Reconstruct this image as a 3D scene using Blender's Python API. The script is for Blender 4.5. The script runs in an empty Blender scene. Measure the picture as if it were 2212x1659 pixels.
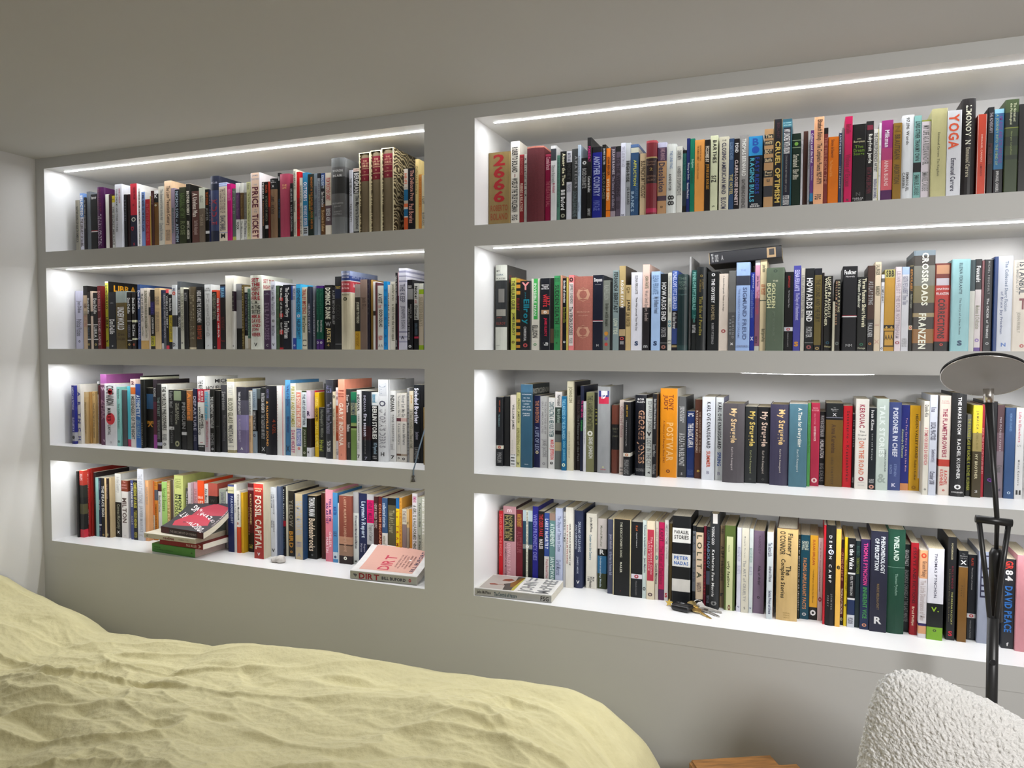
import bpy, bmesh, math, random, re
import numpy as np
from mathutils import Vector, Matrix, noise

# ------------------------------------------------------------------ camera, world, lights, exposure
SC = bpy.context.scene
COL = SC.collection
EYE = 1.65                                   # camera height above the floor; the shelf wall stands at y = 2.0
cam_d = bpy.data.cameras.new('camera')
cam_d.sensor_width = 36.0
cam_d.lens = 1640.0 / 2212.0 * 36.0
cam_d.clip_start = 0.02
cam = bpy.data.objects.new('camera', cam_d)
COL.objects.link(cam)
fwd = Vector((-0.3611, 0.9316, -0.0419)).normalized()
rgt = Vector((0.9323, 0.3616, 0.0037)); rgt = (rgt - fwd * rgt.dot(fwd)).normalized()
upv = rgt.cross(fwd)
cam.matrix_world = Matrix(((rgt.x, upv.x, -fwd.x, 0), (rgt.y, upv.y, -fwd.y, 0), (rgt.z, upv.z, -fwd.z, EYE), (0, 0, 0, 1)))
SC.camera = cam

W = bpy.data.worlds.new('world'); SC.world = W; W.use_nodes = True
W.node_tree.nodes['Background'].inputs[0].default_value = (0.5, 0.55, 0.6, 1)
W.node_tree.nodes['Background'].inputs[1].default_value = 0.02
SC.view_settings.view_transform = 'Standard'
SC.view_settings.look = 'None'
SC.view_settings.gamma = 1.0
SC.view_settings.exposure = 0.27
SC.view_settings.use_curve_mapping = False

LED_W = 60.0          # emission strength of the strips
def area(name, loc, size, power, col, rot=(0, 0, 0)):
    l = bpy.data.lights.new(name, 'AREA'); l.shape = 'RECTANGLE'; l.size, l.size_y = size
    l.energy = power; l.color = col
    o = bpy.data.objects.new(name, l); COL.objects.link(o); o.location = loc; o.rotation_euler = rot
    return o
area('ceiling_lamp_light', (-0.55, -1.0, 2.28), (0.9, 0.9), 5.0, (1.0, 0.97, 0.91))  # ambient fill added behind the camera, no fixture is built for it
area('window_side_lamp_light', (1.05, 0.15, 2.0), (0.45, 0.45), 27.0, (1.0, 0.985, 0.97), (0.75, 0.12, 0))  # unseen soft light added off to the right, brightens chair and right-hand boards

# ------------------------------------------------------------------ helpers
def lin(c):
    return c / 12.92 if c <= 0.04045 else ((c + 0.055) / 1.055) ** 2.4
def hexc(h):
    if len(h) == 3: h = ''.join(c * 2 for c in h)
    return tuple(lin(int(h[i:i + 2], 16) / 255) for i in (0, 2, 4))

def node_mat(name, rough=0.5, color=(0.8, 0.8, 0.8), attr=False, metallic=0.0, spec=0.5, coat=0.0, bump=None, tint=None, sheen=0.0):
    m = bpy.data.materials.new(name); m.use_nodes = True
    nt = m.node_tree; N = nt.nodes; L = nt.links
    b = N['Principled BSDF']
    b.inputs['Roughness'].default_value = rough
    b.inputs['Metallic'].default_value = metallic
    b.inputs['Specular IOR Level'].default_value = spec
    b.inputs['Coat Weight'].default_value = coat
    if sheen: b.inputs['Sheen Weight'].default_value = sheen
    src = None
    if attr:
        a = N.new('ShaderNodeAttribute'); a.attribute_name = 'col'; src = a.outputs['Color']
    else:
        b.inputs['Base Color'].default_value = (*color, 1)
    if tint:                     # fine uneven tone: (scale, amount, stretch)
        tc = N.new('ShaderNodeTexCoord'); mp = N.new('ShaderNodeMapping'); nz = N.new('ShaderNodeTexNoise')
        mp.inputs['Scale'].default_value = tint[2]
        nz.inputs['Scale'].default_value = tint[0]; nz.inputs['Detail'].default_value = 4
        L.new(tc.outputs['Object'], mp.inputs['Vector']); L.new(mp.outputs[0], nz.inputs['Vector'])
        r = N.new('ShaderNodeMapRange'); r.inputs['To Min'].default_value = 1 - tint[1]; r.inputs['To Max'].default_value = 1 + tint[1] * 0.3
        r.inputs['From Min'].default_value = 0.3; r.inputs['From Max'].default_value = 0.7
        L.new(nz.outputs['Fac'], r.inputs['Value'])
        mx = N.new('ShaderNodeMix'); mx.data_type = 'RGBA'; mx.blend_type = 'MULTIPLY'; mx.inputs['Factor'].default_value = 1
        if src: L.new(src, mx.inputs['A'])
        else: mx.inputs['A'].default_value = (*color, 1)
        cb = N.new('ShaderNodeCombineColor')
        for i in range(3): L.new(r.outputs[0], cb.inputs[i])
        L.new(cb.outputs[0], mx.inputs['B']); src = mx.outputs['Result']
    if src: L.new(src, b.inputs['Base Color'])
    if bump:                     # (scale, strength, distance, detail)
        tc = N.new('ShaderNodeTexCoord'); nz = N.new('ShaderNodeTexNoise')
        nz.inputs['Scale'].default_value = bump[0]; nz.inputs['Detail'].default_value = bump[3]
        bp = N.new('ShaderNodeBump'); bp.inputs['Strength'].default_value = bump[1]; bp.inputs['Distance'].default_value = bump[2]
        L.new(tc.outputs['Object'], nz.inputs['Vector']); L.new(nz.outputs['Fac'], bp.inputs['Height']); L.new(bp.outputs[0], b.inputs['Normal'])
    return m

M_GLOSS = node_mat('book_cover_coated', 0.42, attr=True, tint=(60, .10, (1, 1, .35)), spec=0.32)
M_CLOTH = node_mat('book_cover_cloth', 0.75, attr=True, tint=(300, .16, (1, 1, 1)), spec=0.25, bump=(900, .25, .0004, 2))
M_PAGE = node_mat('book_pages', 0.85, attr=True, tint=(220, .22, (6, .15, .15)), spec=0.15)
M_PRINT = node_mat('spine_lettering', 0.45, attr=True, spec=0.4)
M_MARBLE = node_mat('marbled_paper', 0.5, (.2, .15, .08))
def _marble():
    nt = M_MARBLE.node_tree; N = nt.nodes; L = nt.links; b = N['Principled BSDF']
    tc = N.new('ShaderNodeTexCoord'); wv = N.new('ShaderNodeTexWave'); wv.wave_type = 'RINGS'; wv.inputs['Scale'].default_value = 26
    wv.inputs['Distortion'].default_value = 16; wv.inputs['Detail'].default_value = 1.6; wv.inputs['Detail Scale'].default_value = 1.1
    cr = N.new('ShaderNodeValToRGB'); e = cr.color_ramp.elements; e[0].position = .25; e[0].color = (.035, .024, .010, 1); e[1].position = .85; e[1].color = (.50, .42, .24, 1)
    k = cr.color_ramp.elements.new(.55); k.color = (.14, .10, .045, 1)
    L.new(tc.outputs['Object'], wv.inputs['Vector']); L.new(wv.outputs['Fac'], cr.inputs[0]); L.new(cr.outputs[0], b.inputs['Base Color'])
_marble()
M_CARD = node_mat('cream_card_edge', 0.6, (.62, .55, .36))
M_WALL = node_mat('wall_paint', 0.62, (0.565, 0.570, 0.56), spec=0.3, tint=(1.6, .03, (1, 1, 1)), bump=(240, .05, .0006, 3))
M_NICHE = node_mat('shelf_lacquer', 0.34, (0.80, 0.80, 0.80), spec=0.5, bump=(90, .03, .0005, 2))
M_CEIL = node_mat('ceiling_paint', 0.8, (0.55, 0.54, 0.515), spec=0.2)
M_SIDE = node_mat('side_wall_paint', 0.75, (0.66, 0.65, 0.635), spec=0.2, bump=(180, .05, .0006, 3))
M_FLOOR = node_mat('floor_boards', 0.5, (0.30, 0.20, 0.12), tint=(6, .3, (1, 12, 1)))
M_BLACK = node_mat('black_metal', 0.38, (0.012, 0.012, 0.013), spec=0.5)
M_PLASTIC = node_mat('black_plastic', 0.3, (0.010, 0.010, 0.011), spec=0.5)
M_CHROME = node_mat('brushed_nickel', 0.24, (0.72, 0.70, 0.68), metallic=1.0)
M_BRASS = node_mat('brass', 0.32, (0.62, 0.47, 0.20), metallic=1.0)
M_STEEL = node_mat('key_steel', 0.3, (0.5, 0.48, 0.45), metallic=1.0)
M_FROST = node_mat('frosted_diffuser', 0.45, (0.30, 0.29, 0.275), spec=0.5, tint=(14, .07, (1, 1, 1)))
M_STONE = node_mat('pale_stone', 0.7, (0.55, 0.52, 0.48), tint=(60, .25, (1, 1, 1)), bump=(120, .4, .002, 4))
M_RIBBON = node_mat('blue_grey_ribbon', 0.6, (0.20, 0.28, 0.38))
M_TASSEL = node_mat('dark_bead', 0.5, (0.09, 0.085, 0.08))
M_YELLOW = node_mat('mustard_card', 0.6, (0.55, 0.38, 0.07))

def link(name, me, mats, parent=None, loc=None):
    o = bpy.data.objects.new(name, me); COL.objects.link(o)
    for m in (mats if isinstance(mats, (list, tuple)) else [mats]): me.materials.append(m)
    if parent: o.parent = parent
    if loc is not None: o.location = loc
    return o
def tag(o, label=None, cat=None, group=None, kind=None):
    if label: o['label'] = label
    if cat: o['category'] = cat
    if group: o['group'] = group
    if kind: o['kind'] = kind
    return o
def empty(name, loc, rz=0.0):
    o = bpy.data.objects.new(name, None); COL.objects.link(o); o.location = loc; o.rotation_euler = (0, 0, rz)
    o.empty_display_size = 0.02
    return o

class Geo:
    """faces with a colour and a material slot each; built into one mesh"""
    def __init__(s): s.v = []; s.f = []; s.c = []; s.m = []
    def quad(s, pts, col, mi=0):
        n = len(s.v); s.v.extend(pts); s.f.append(tuple(range(n, n + len(pts)))); s.c.append(col); s.m.append(mi)
    def add(s, verts, faces, cols, mi=0):
        n = len(s.v); s.v.extend(verts)
        for k, f in enumerate(faces):
            s.f.append(tuple(i + n for i in f)); s.c.append(cols[k] if isinstance(cols, list) else cols); s.m.append(mi)
    def box(s, x0, x1, y0, y1, z0, z1, col, mi=0):
        v = [(x, y, z) for z in (z0, z1) for y in (y0, y1) for x in (x0, x1)]
        s.add(v, [(0, 2, 3, 1), (4, 5, 7, 6), (0, 1, 5, 4), (2, 6, 7, 3), (0, 4, 6, 2), (1, 3, 7, 5)], col, mi)
    def merge(s, g, off=(0, 0, 0), mi=0):
        n = len(s.v); s.v.extend([(a + off[0], b + off[1], c + off[2]) for a, b, c in g.v])
        s.f.extend([tuple(i + n for i in f) for f in g.f]); s.c.extend(g.c); s.m.extend([mi] * len(g.f))
    def mesh(s, name, smooth=False):
        me = bpy.data.meshes.new(name); me.from_pydata(s.v, [], s.f)
        at = me.attributes.new('col', 'FLOAT_COLOR', 'FACE')
        arr = np.ones((len(s.f), 4), dtype=np.float32); arr[:, :3] = np.array(s.c, dtype=np.float32)
        at.data.foreach_set('color', arr.ravel())
        me.polygons.foreach_set('material_index', np.array(s.m, dtype=np.int32))
        if smooth: me.polygons.foreach_set('use_smooth', [True] * len(s.f))
        me.update()
        return me

def mesh_from_bm(name, bm, smooth=True):
    me = bpy.data.meshes.new(name); bm.to_mesh(me); bm.free()
    if smooth: me.polygons.foreach_set('use_smooth', [True] * len(me.polygons))
    return me

def tube(points, radii, seg=16, name='tube', cap=True):
    """a round bar through the points (radius per point)"""
    bm = bmesh.new(); rings = []
    pts = [Vector(p) for p in points]
    for i, p in enumerate(pts):
        d = (pts[min(i + 1, len(pts) - 1)] - pts[max(i - 1, 0)]).normalized()
        a = d.cross(Vector((0, 0, 1)))
        if a.length < 1e-3: a = d.cross(Vector((0, 1, 0)))
        a.normalize(); b = d.cross(a).normalized()
        r = radii[i] if isinstance(radii, (list, tuple)) else radii
        rings.append([bm.verts.new(p + (a * math.cos(t) + b * math.sin(t)) * r) for t in [2 * math.pi * k / seg for k in range(seg)]])
    for i in range(len(rings) - 1):
        for k in range(seg):
            bm.faces.new((rings[i][k], rings[i][(k + 1) % seg], rings[i + 1][(k + 1) % seg], rings[i + 1][k]))
    if cap:
        bm.faces.new(rings[0][::-1]); bm.faces.new(rings[-1])
    bmesh.ops.recalc_face_normals(bm, faces=bm.faces)
    me = mesh_from_bm(name, bm, True)
    for p in me.polygons:
        if len(p.vertices) > 4: p.use_smooth = False
    return me

def rounded_box(sx, sy, sz, r, name='box', seg=3):
    bm = bmesh.new(); bmesh.ops.create_cube(bm, size=1.0)
    for v in bm.verts: v.co = Vector((v.co.x * sx, v.co.y * sy, v.co.z * sz))
    bmesh.ops.bevel(bm, geom=bm.edges[:], offset=r, segments=seg, profile=0.5, affect='EDGES')
    return mesh_from_bm(name, bm, True)

# ------------------------------------------------------------------ glyphs (the built-in typeface, flattened once per character)
GL = {}
def glyph_mesh(ch, wt):
    cu = bpy.data.curves.new('glyph', 'FONT'); cu.body = ch; cu.size = 1.0; cu.resolution_u = 2; cu.offset = wt
    o = bpy.data.objects.new('glyph', cu); COL.objects.link(o)
    me = o.to_mesh(); vs = np.array([v.co[:2] for v in me.vertices]) if len(me.vertices) else np.zeros((0, 2))
    fs = [tuple(p.vertices) for p in me.polygons]
    o.to_mesh_clear(); bpy.data.objects.remove(o); bpy.data.curves.remove(cu)
    return vs, fs
WEIGHT = [0.018]
def glyph(ch):
    key = (ch, WEIGHT[0])
    if key not in GL:
        if ch == ' ': GL[key] = (np.zeros((0, 2)), [], 0.30)
        else:
            vs, fs = glyph_mesh(ch, WEIGHT[0])
            if len(vs) == 0: GL[key] = (vs, fs, 0.3)
            else:
                a = vs[:, 0].min(); w = vs[:, 0].max() - a
                vs = vs.copy(); vs[:, 0] -= a - 0.04
                GL[key] = (vs, fs, w + 0.09)
    return GL[key]
def layout(text):
    """text on one line: vertices (n,2), faces, width, y0, y1"""
    x = 0.0; V = []; Fc = []; n = 0
    for ch in text:
        vs, fs, adv = glyph(ch)
        if len(vs):
            w = vs.copy(); w[:, 0] += x; V.append(w); Fc += [tuple(i + n for i in f) for f in fs]; n += len(w)
        x += adv
    if not V: return None
    V = np.vstack(V)
    lo, hi = V[:, 1].min(), V[:, 1].max()
    return V, Fc, x, min(lo, 0.0), max(hi, 0.5)

# ------------------------------------------------------------------ books
PAGES = ['c9bfa6', 'c4b89c', 'd3ccb9', 'b7a888', 'cfc8b8', 'bcae92']
def spine_y(u, w, hard):
    """how far the spine's face lies in front of the book's front plane (u across 0..1)"""
    e = min(u, 1 - u)
    if hard: return -min(0.0045, w * 0.16) * (1 - (2 * u - 1) ** 2)
    r = min(0.0012, w * 0.2)
    d = e * w
    return 0.0 if d >= r else r - math.sqrt(max(0, r * r - (r - d) ** 2))

def parse_items(s): return [x for x in s.split('|') if x]
RE_T = re.compile(r'^(.*)@([\d.]+)-([\d.]+):([0-9a-fA-F]{3,6})((?::[^:]+)*)$')
RE_B = re.compile(r'^([\d.]+)-([\d.]+):([0-9a-fA-F]{3,6})((?::\w+)?)$')

def book_parts(w, h, dep, flags, base, bands, texts, seed):
    """cover, page block and spine print of one book; origin at the foot of the spine, front plane y=0"""
    hard = 'H' in flags or 'C' in flags
    col = hexc(base); wear = None; wrap = None
    for f in flags:
        if f[0] == 'P': wear = hexc(f[1:])
        if f[0] == 'W': wrap = hexc(f[1:])
    rnd = random.Random(seed)
    t = 0.0024 if hard else 0.0006
    t = min(t, w * 0.22)
    full = []; inset = []
    for x in [y for y in bands.split(',') if y]:
        m = RE_B.match(x)
        if not m: continue
        a, b, c, md = float(m[1]), float(m[2]), hexc(m[3]), m[4][1:]
        (full if md == '' else inset).append((a, min(b, 1.0), c, md))
    cuts = {0.0, 1.0}
    for a, b, c, md in full: cuts.add(a); cuts.add(b)
    cuts = sorted(cuts)
    if cuts[1] > 0.006: cuts.insert(1, 0.005)         # a narrow rim that shows wear
    us = [0, .04, .12, .3, .5, .7, .88, .96, 1] if hard else ([0, .06, .5, .94, 1] if w > .01 else [0, .12, .88, 1])
    # outer outline, from the back of the left board round the spine to the back of the right board
    out = [(-w / 2, dep)]
    if hard: out += [(-w / 2, .011), (-w / 2 + .0012, .007), (-w / 2 + .0002, .003)]
    nb0 = len(out)
    out += [((u - .5) * w, spine_y(u, w, hard)) for u in us]
    nb1 = len(out)
    if hard: out += [(w / 2 - .0002, .003), (w / 2 - .0012, .007), (w / 2, .011)]
    out += [(w / 2, dep)]
    inn = []
    for i, (x, y) in enumerate(out):
        ix = max(-w / 2 + t, min(w / 2 - t, x))
        iy = y if i in (0, len(out) - 1) else max(y + t, (0.0 if False else y + t))
        inn.append((ix, iy))
    G = Geo(); n = len(out)
    zs = [(1 - c) * h for c in cuts]
    V = []
    for z in zs:
        V += [(x, y, z) for x, y in out]
    F = []; C = []
    for k in range(len(zs) - 1):
        mid = (cuts[k] + cuts[k + 1]) / 2; bc = col; sc = None
        for a, b, c, md in full:
            if a <= mid <= b: bc = c
        if wear and (k == 0 and len(zs) > 2 and cuts[1] <= .006): bc = wear
        for i in range(n - 1):
            side = i < nb0 or i >= nb1 - 1
            F.append((k * n + i, k * n + i + 1, (k + 1) * n + i + 1, (k + 1) * n + i))
            C.append(wrap if (side and wrap) else bc)
    G.add(V, F, C)
    m0 = len(G.v)
    G.v += [(x, y, h) for x, y in inn] + [(x, y, 0.0) for x, y in inn]
    rim = wear or (col if hard else tuple(.6 * a + .25 for a in col))
    for i in range(n - 1):
        G.f.append((i + 1, i, m0 + i, m0 + i + 1)); G.c.append(rim); G.m.append(0)
        b0 = (len(zs) - 1) * n
        G.f.append((b0 + i, b0 + i + 1, m0 + n + i + 1, m0 + n + i)); G.c.append(rim); G.m.append(0)
        G.f.append((m0 + i + 1, m0 + i, m0 + n + i, m0 + n + i + 1)); G.c.append((.6, .58, .52)); G.m.append(0)
    for i in (0, n - 1):
        b0 = (len(zs) - 1) * n
        G.f.append((i, b0 + i, m0 + n + i, m0 + i) if i == 0 else (b0 + i, i, m0 + i, m0 + n + i)); G.c.append(rim); G.m.append(0)
    # pages
    P = Geo(); pc = hexc(rnd.choice(PAGES)); k = 1 - rnd.random() * .12; pc = tuple(a * k for a in pc)
    if 'S' in flags: pc = hexc('c8bfa6')
    ins = .003 if hard else .0004
    x = w / 2 - t - .0002; y0 = t + .0008; y1 = dep - (.004 if hard else .0006)
    if not hard: y0 = t + .0014
    nx = 4; top = []
    # fore-edge slightly hollow on hardbacks
    P.box(-x, x, y0, y1, ins + .0002, h - ins, pc)
    # spine print: inset fields and letters
    T = Geo()
    def surf(u, z, lift): return ((u - .5) * w, spine_y(u, w, hard) - lift, z)
    def field(u0, u1, a, b, c, lift=.00022):
        ns = 4 if hard else 1
        for q in range(ns):
            ua = u0 + (u1 - u0) * q / ns; ub = u0 + (u1 - u0) * (q + 1) / ns
            T.quad([surf(ua, (1 - b) * h, lift), surf(ub, (1 - b) * h, lift), surf(ub, (1 - a) * h, lift), surf(ua, (1 - a) * h, lift)], c)
    lift = .0002
    for a, b, c, md in inset:
        lift += .00004
        if md in ('e', 'c'): field(.1, .9, a, b, c, lift)
        elif md == 'q': field(.86, .995, a, b, c, lift)
        elif md in ('r', 'o'): field(.01, .06, a, b, c, lift); field(.94, .99, a, b, c, lift)
        elif md == 's': field(.36, .58, a, b, c, lift)
        elif md == 'i': field(.14, .86, a, b, c, lift)
        elif md == 'f': field(.16, .84, a, b, c, lift)
        elif md == 'w': field(.2, .8, a, b, c, lift)
        elif md == 'm': field(.3, .8, a, b, c, lift)
    lift += .00012
    for tt in parse_items(texts):
        m = RE_T.match(tt)
        if not m: continue
        s, a, b, c = m[1], float(m[2]), float(m[3]), hexc(m[4]); opts = [x for x in m[5].split(':') if x]
        u0, u1 = .18, .84; mode = 'v'
        if s[0] == '>':
            oo = [x for x in opts if '-' in x][0].split('-'); a0, a1 = float(oo[0]), float(oo[1])
            V2, F2, tw, lo, hi = layout(s[1:]); sx = (a1 - a0) * dep / tw; sy = (b - a) * h / .72
            K = Geo(); T.add([(w / 2 + .0003, a0 * dep + p[0] * sx, (1 - b) * h + p[1] * sy) for p in V2], F2, c); continue
        for o in opts:
            if '-' in o:
                p = o.split('-'); u0, u1 = float(p[0]), float(p[1])
            elif o in ('h', 'l', 's'): mode = o
        if mode == 's' or (s.replace('@', '') == '' and mode == 'h'):
            r = min((b - a) * h / 2, w * .42); cz = (1 - (a + b) / 2) * h; cu = .5
            pts = [surf(cu + r / w * math.cos(q * math.pi / 8), cz + r * math.sin(q * math.pi / 8), lift) for q in range(16)]
            T.quad(pts, c); continue
        if not s.strip(): continue
        big = ((b - a) * h if mode in ('h', 'l') else (u1 - u0) * w) > .0085
        WEIGHT[0] = .030 if big else .018
        lay = layout(s)
        if not lay: continue
        V2, F2, tw, lo, hi = lay
        if mode in ('h', 'l'):
            H0 = (b - a) * h; sy = H0 / (hi - lo if s.isalpha() and s.islower() else max(hi - lo, .7))
            aw = w * ((u1 - u0) if len(opts) and any('-' in o for o in opts) else .80); sx = min(sy * (1.7 if s.isdigit() else 1.15), aw / tw)
            if sx < sy * .45: sy = sx / .45
            x0 = (-aw / 2 if mode == 'l' else -tw * sx / 2); z0 = (1 - (a + b) / 2) * h - (hi + lo) / 2 * sy
            vs = [surf(.5 + (x0 + p[0] * sx) / w, z0 + p[1] * sy, lift) for p in V2]
        else:
            Ln = (b - a) * h; sy = (u1 - u0) * w / (hi - lo if lo < -.1 else .75); sx = Ln / tw
            if sx > sy * 1.5:                       # spaced lettering rather than stretched
                k = sy * 1.25; extra = (Ln - tw * k) / max(1, len(s) - 1)
                xs = 0.0; vv = []; ff = []; nn = 0
                for ch in s:
                    gv, gf, adv = glyph(ch)
                    for p in gv: vv.append((xs + p[0] * k, p[1]))
                    ff += [tuple(i + nn for i in f) for f in gf]; nn += len(gv)
                    xs += adv * k + extra
                V2 = np.array(vv); F2 = ff; sx = 1.0
            uc0 = u0 * w - (lo * sy if lo < -.1 else 0)
            vs = [surf((uc0 + p[1] * sy) / w, (1 - a) * h - p[0] * sx, lift) for p in V2]
        T.add(vs, F2, c)
    return G, P, T, hard

SHELF_Z = {'1': EYE + 0.362, '2': EYE + 0.006, '3': EYE - 0.352, '4': EYE - 0.710}
CEIL_Z = {'1': EYE + 0.6648, '2': EYE + 0.303, '3': EYE - 0.0504, '4': EYE - 0.408}
FACE = 2.0; BACK = 2.33
XL, XA, XB, XR = -2.617, -1.0532, -0.892, 0.60
X_CORNER = -2.662; X_END = 2.4; Y_REAR = -2.3; CEILING = EYE + 0.7028

# ------------------------------------------------------------------ room shell
def structure(name, me, m):
    o = link(name, me, m); o['kind'] = 'structure'; return o
g = Geo(); c1 = (1, 1, 1)
# the front wall with its eight niches: slot 0 paint, slot 1 lacquer
xs = [X_CORNER, XL, XA, XB, XR, X_END]
zs = [0.0, SHELF_Z['4'] - .060, SHELF_Z['4'], CEIL_Z['4'], SHELF_Z['3'], CEIL_Z['3'], SHELF_Z['2'], CEIL_Z['2'], SHELF_Z['1'], CEIL_Z['1'], CEILING]
for i in range(len(xs) - 1):
    for k in range(len(zs) - 1):
        if i in (1, 3) and k in (2, 4, 6, 8): continue
        y = FACE + (.0022 if k == 0 else 0)
        g.quad([(xs[i], y, zs[k]), (xs[i + 1], y, zs[k]), (xs[i + 1], y, zs[k + 1]), (xs[i], y, zs[k + 1])], c1, 0)
g.quad([(X_CORNER, FACE, zs[1]), (X_END, FACE, zs[1]), (X_END, FACE + .0022, zs[1]), (X_CORNER, FACE + .0022, zs[1])], c1, 0)
structure('wall_front', g.mesh('wall_front'), [M_WALL, M_NICHE])
for bay, (a, b) in (('left', (XL, XA)), ('right', (XB, XR))):
    for r in '1234':
        z0, z1 = SHELF_Z[r], CEIL_Z[r]; g = Geo()
        g.quad([(a, FACE, z0), (a, BACK, z0), (b, BACK, z0), (b, FACE, z0)][::-1], c1)
        g.quad([(a, FACE, z1), (a, BACK, z1), (b, BACK, z1), (b, FACE, z1)], c1)
        g.quad([(a, FACE, z0), (a, FACE, z1), (a, BACK, z1), (a, BACK, z0)], c1)
        g.quad([(b, FACE, z0), (b, BACK, z0), (b, BACK, z1), (b, FACE, z1)], c1)
        g.quad([(a, BACK, z0), (a, BACK, z1), (b, BACK, z1), (b, BACK, z0)], c1)
        structure('wall_niche', g.mesh('wall_niche'), M_NICHE)
def slab(name, x0, x1, y0, y1, z0, z1, m):
    g = Geo(); g.box(x0, x1, y0, y1, z0, z1, c1); return structure(name, g.mesh(name), m)
slab('wall_left', X_CORNER - .1, X_CORNER, Y_REAR, BACK + .1, 0, CEILING, M_SIDE)
slab('wall_right', X_END, X_END + .1, Y_REAR, BACK + .1, 0, CEILING, M_SIDE)
slab('wall_back', X_CORNER - .1, X_END + .1, Y_REAR - .1, Y_REAR, 0, CEILING, M_SIDE)
slab('ceiling', X_CORNER - .1, X_END + .1, Y_REAR - .1, BACK + .1, CEILING, CEILING + .1, M_CEIL)
slab('floor', X_CORNER - .1, X_END + .1, Y_REAR - .1, BACK + .1, -.1, 0, M_FLOOR)

# ------------------------------------------------------------------ LED strips
def emis(name, col, strength):
    m = bpy.data.materials.new(name); m.use_nodes = True; nt = m.node_tree
    for n in list(nt.nodes): nt.nodes.remove(n)
    e = nt.nodes.new('ShaderNodeEmission'); e.inputs[0].default_value = (*col, 1); e.inputs[1].default_value = strength
    o = nt.nodes.new('ShaderNodeOutputMaterial'); nt.links.new(e.outputs[0], o.inputs[0]); return m
M_LED = emis('led_light', (0.95, 0.97, 1.0), LED_W)
M_TAPE = node_mat('led_tape', 0.5, (0.75, 0.74, 0.7))
for bay, (a, b) in (('left', (XL + .03, XA - .004)), ('right', (XB + .035, XR - .004))):
    for r in '1234':
        z = CEIL_Z[r]; y = FACE + (.045 if r in '34' else .062)
        root = empty('led_strip', ((a + b) / 2, y, z))
        tag(root, f"thin white light strip glowing under the {dict(zip('1234', ('roof', 'first board', 'second board', 'third board')))[r]} of the {bay} bay", 'light strip', 'light strips in the shelf niches')
        n = 60; L = b - a
        def sag(x):
            if bay == 'right' and r == '3':
                q = (x - .0) / .16
                return .0024 * max(0.0, 1 - q * q)
            return 0.0
        gt = Geo(); gl = Geo()
        for k in range(n):
            x0 = -L / 2 + L * k / n; x1 = -L / 2 + L * (k + 1) / n
            s0, s1 = sag(x0 + (a + b) / 2), sag(x1 + (a + b) / 2)
            for (hw, zz, G_) in ((.005, -.0004, gt), (.0042, -.0009, gl)):
                G_.quad([(x0, -hw, zz - s0), (x0, hw, zz - s0), (x1, hw, zz - s1), (x1, -hw, zz - s1)], c1)
            gt.quad([(x0, -.005, -s0), (x0, -.005, -.0004 - s0), (x1, -.005, -.0004 - s1), (x1, -.005, -s1)], c1)
            gl.quad([(x0, -.0042, -.0004 - s0), (x0, -.0042, -.0009 - s0), (x1, -.0042, -.0009 - s1), (x1, -.0042, -.0004 - s1)], c1)
        link('tape', gt.mesh('tape'), M_TAPE, root); link('light_line', gl.mesh('light_line'), M_LED, root)

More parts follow.
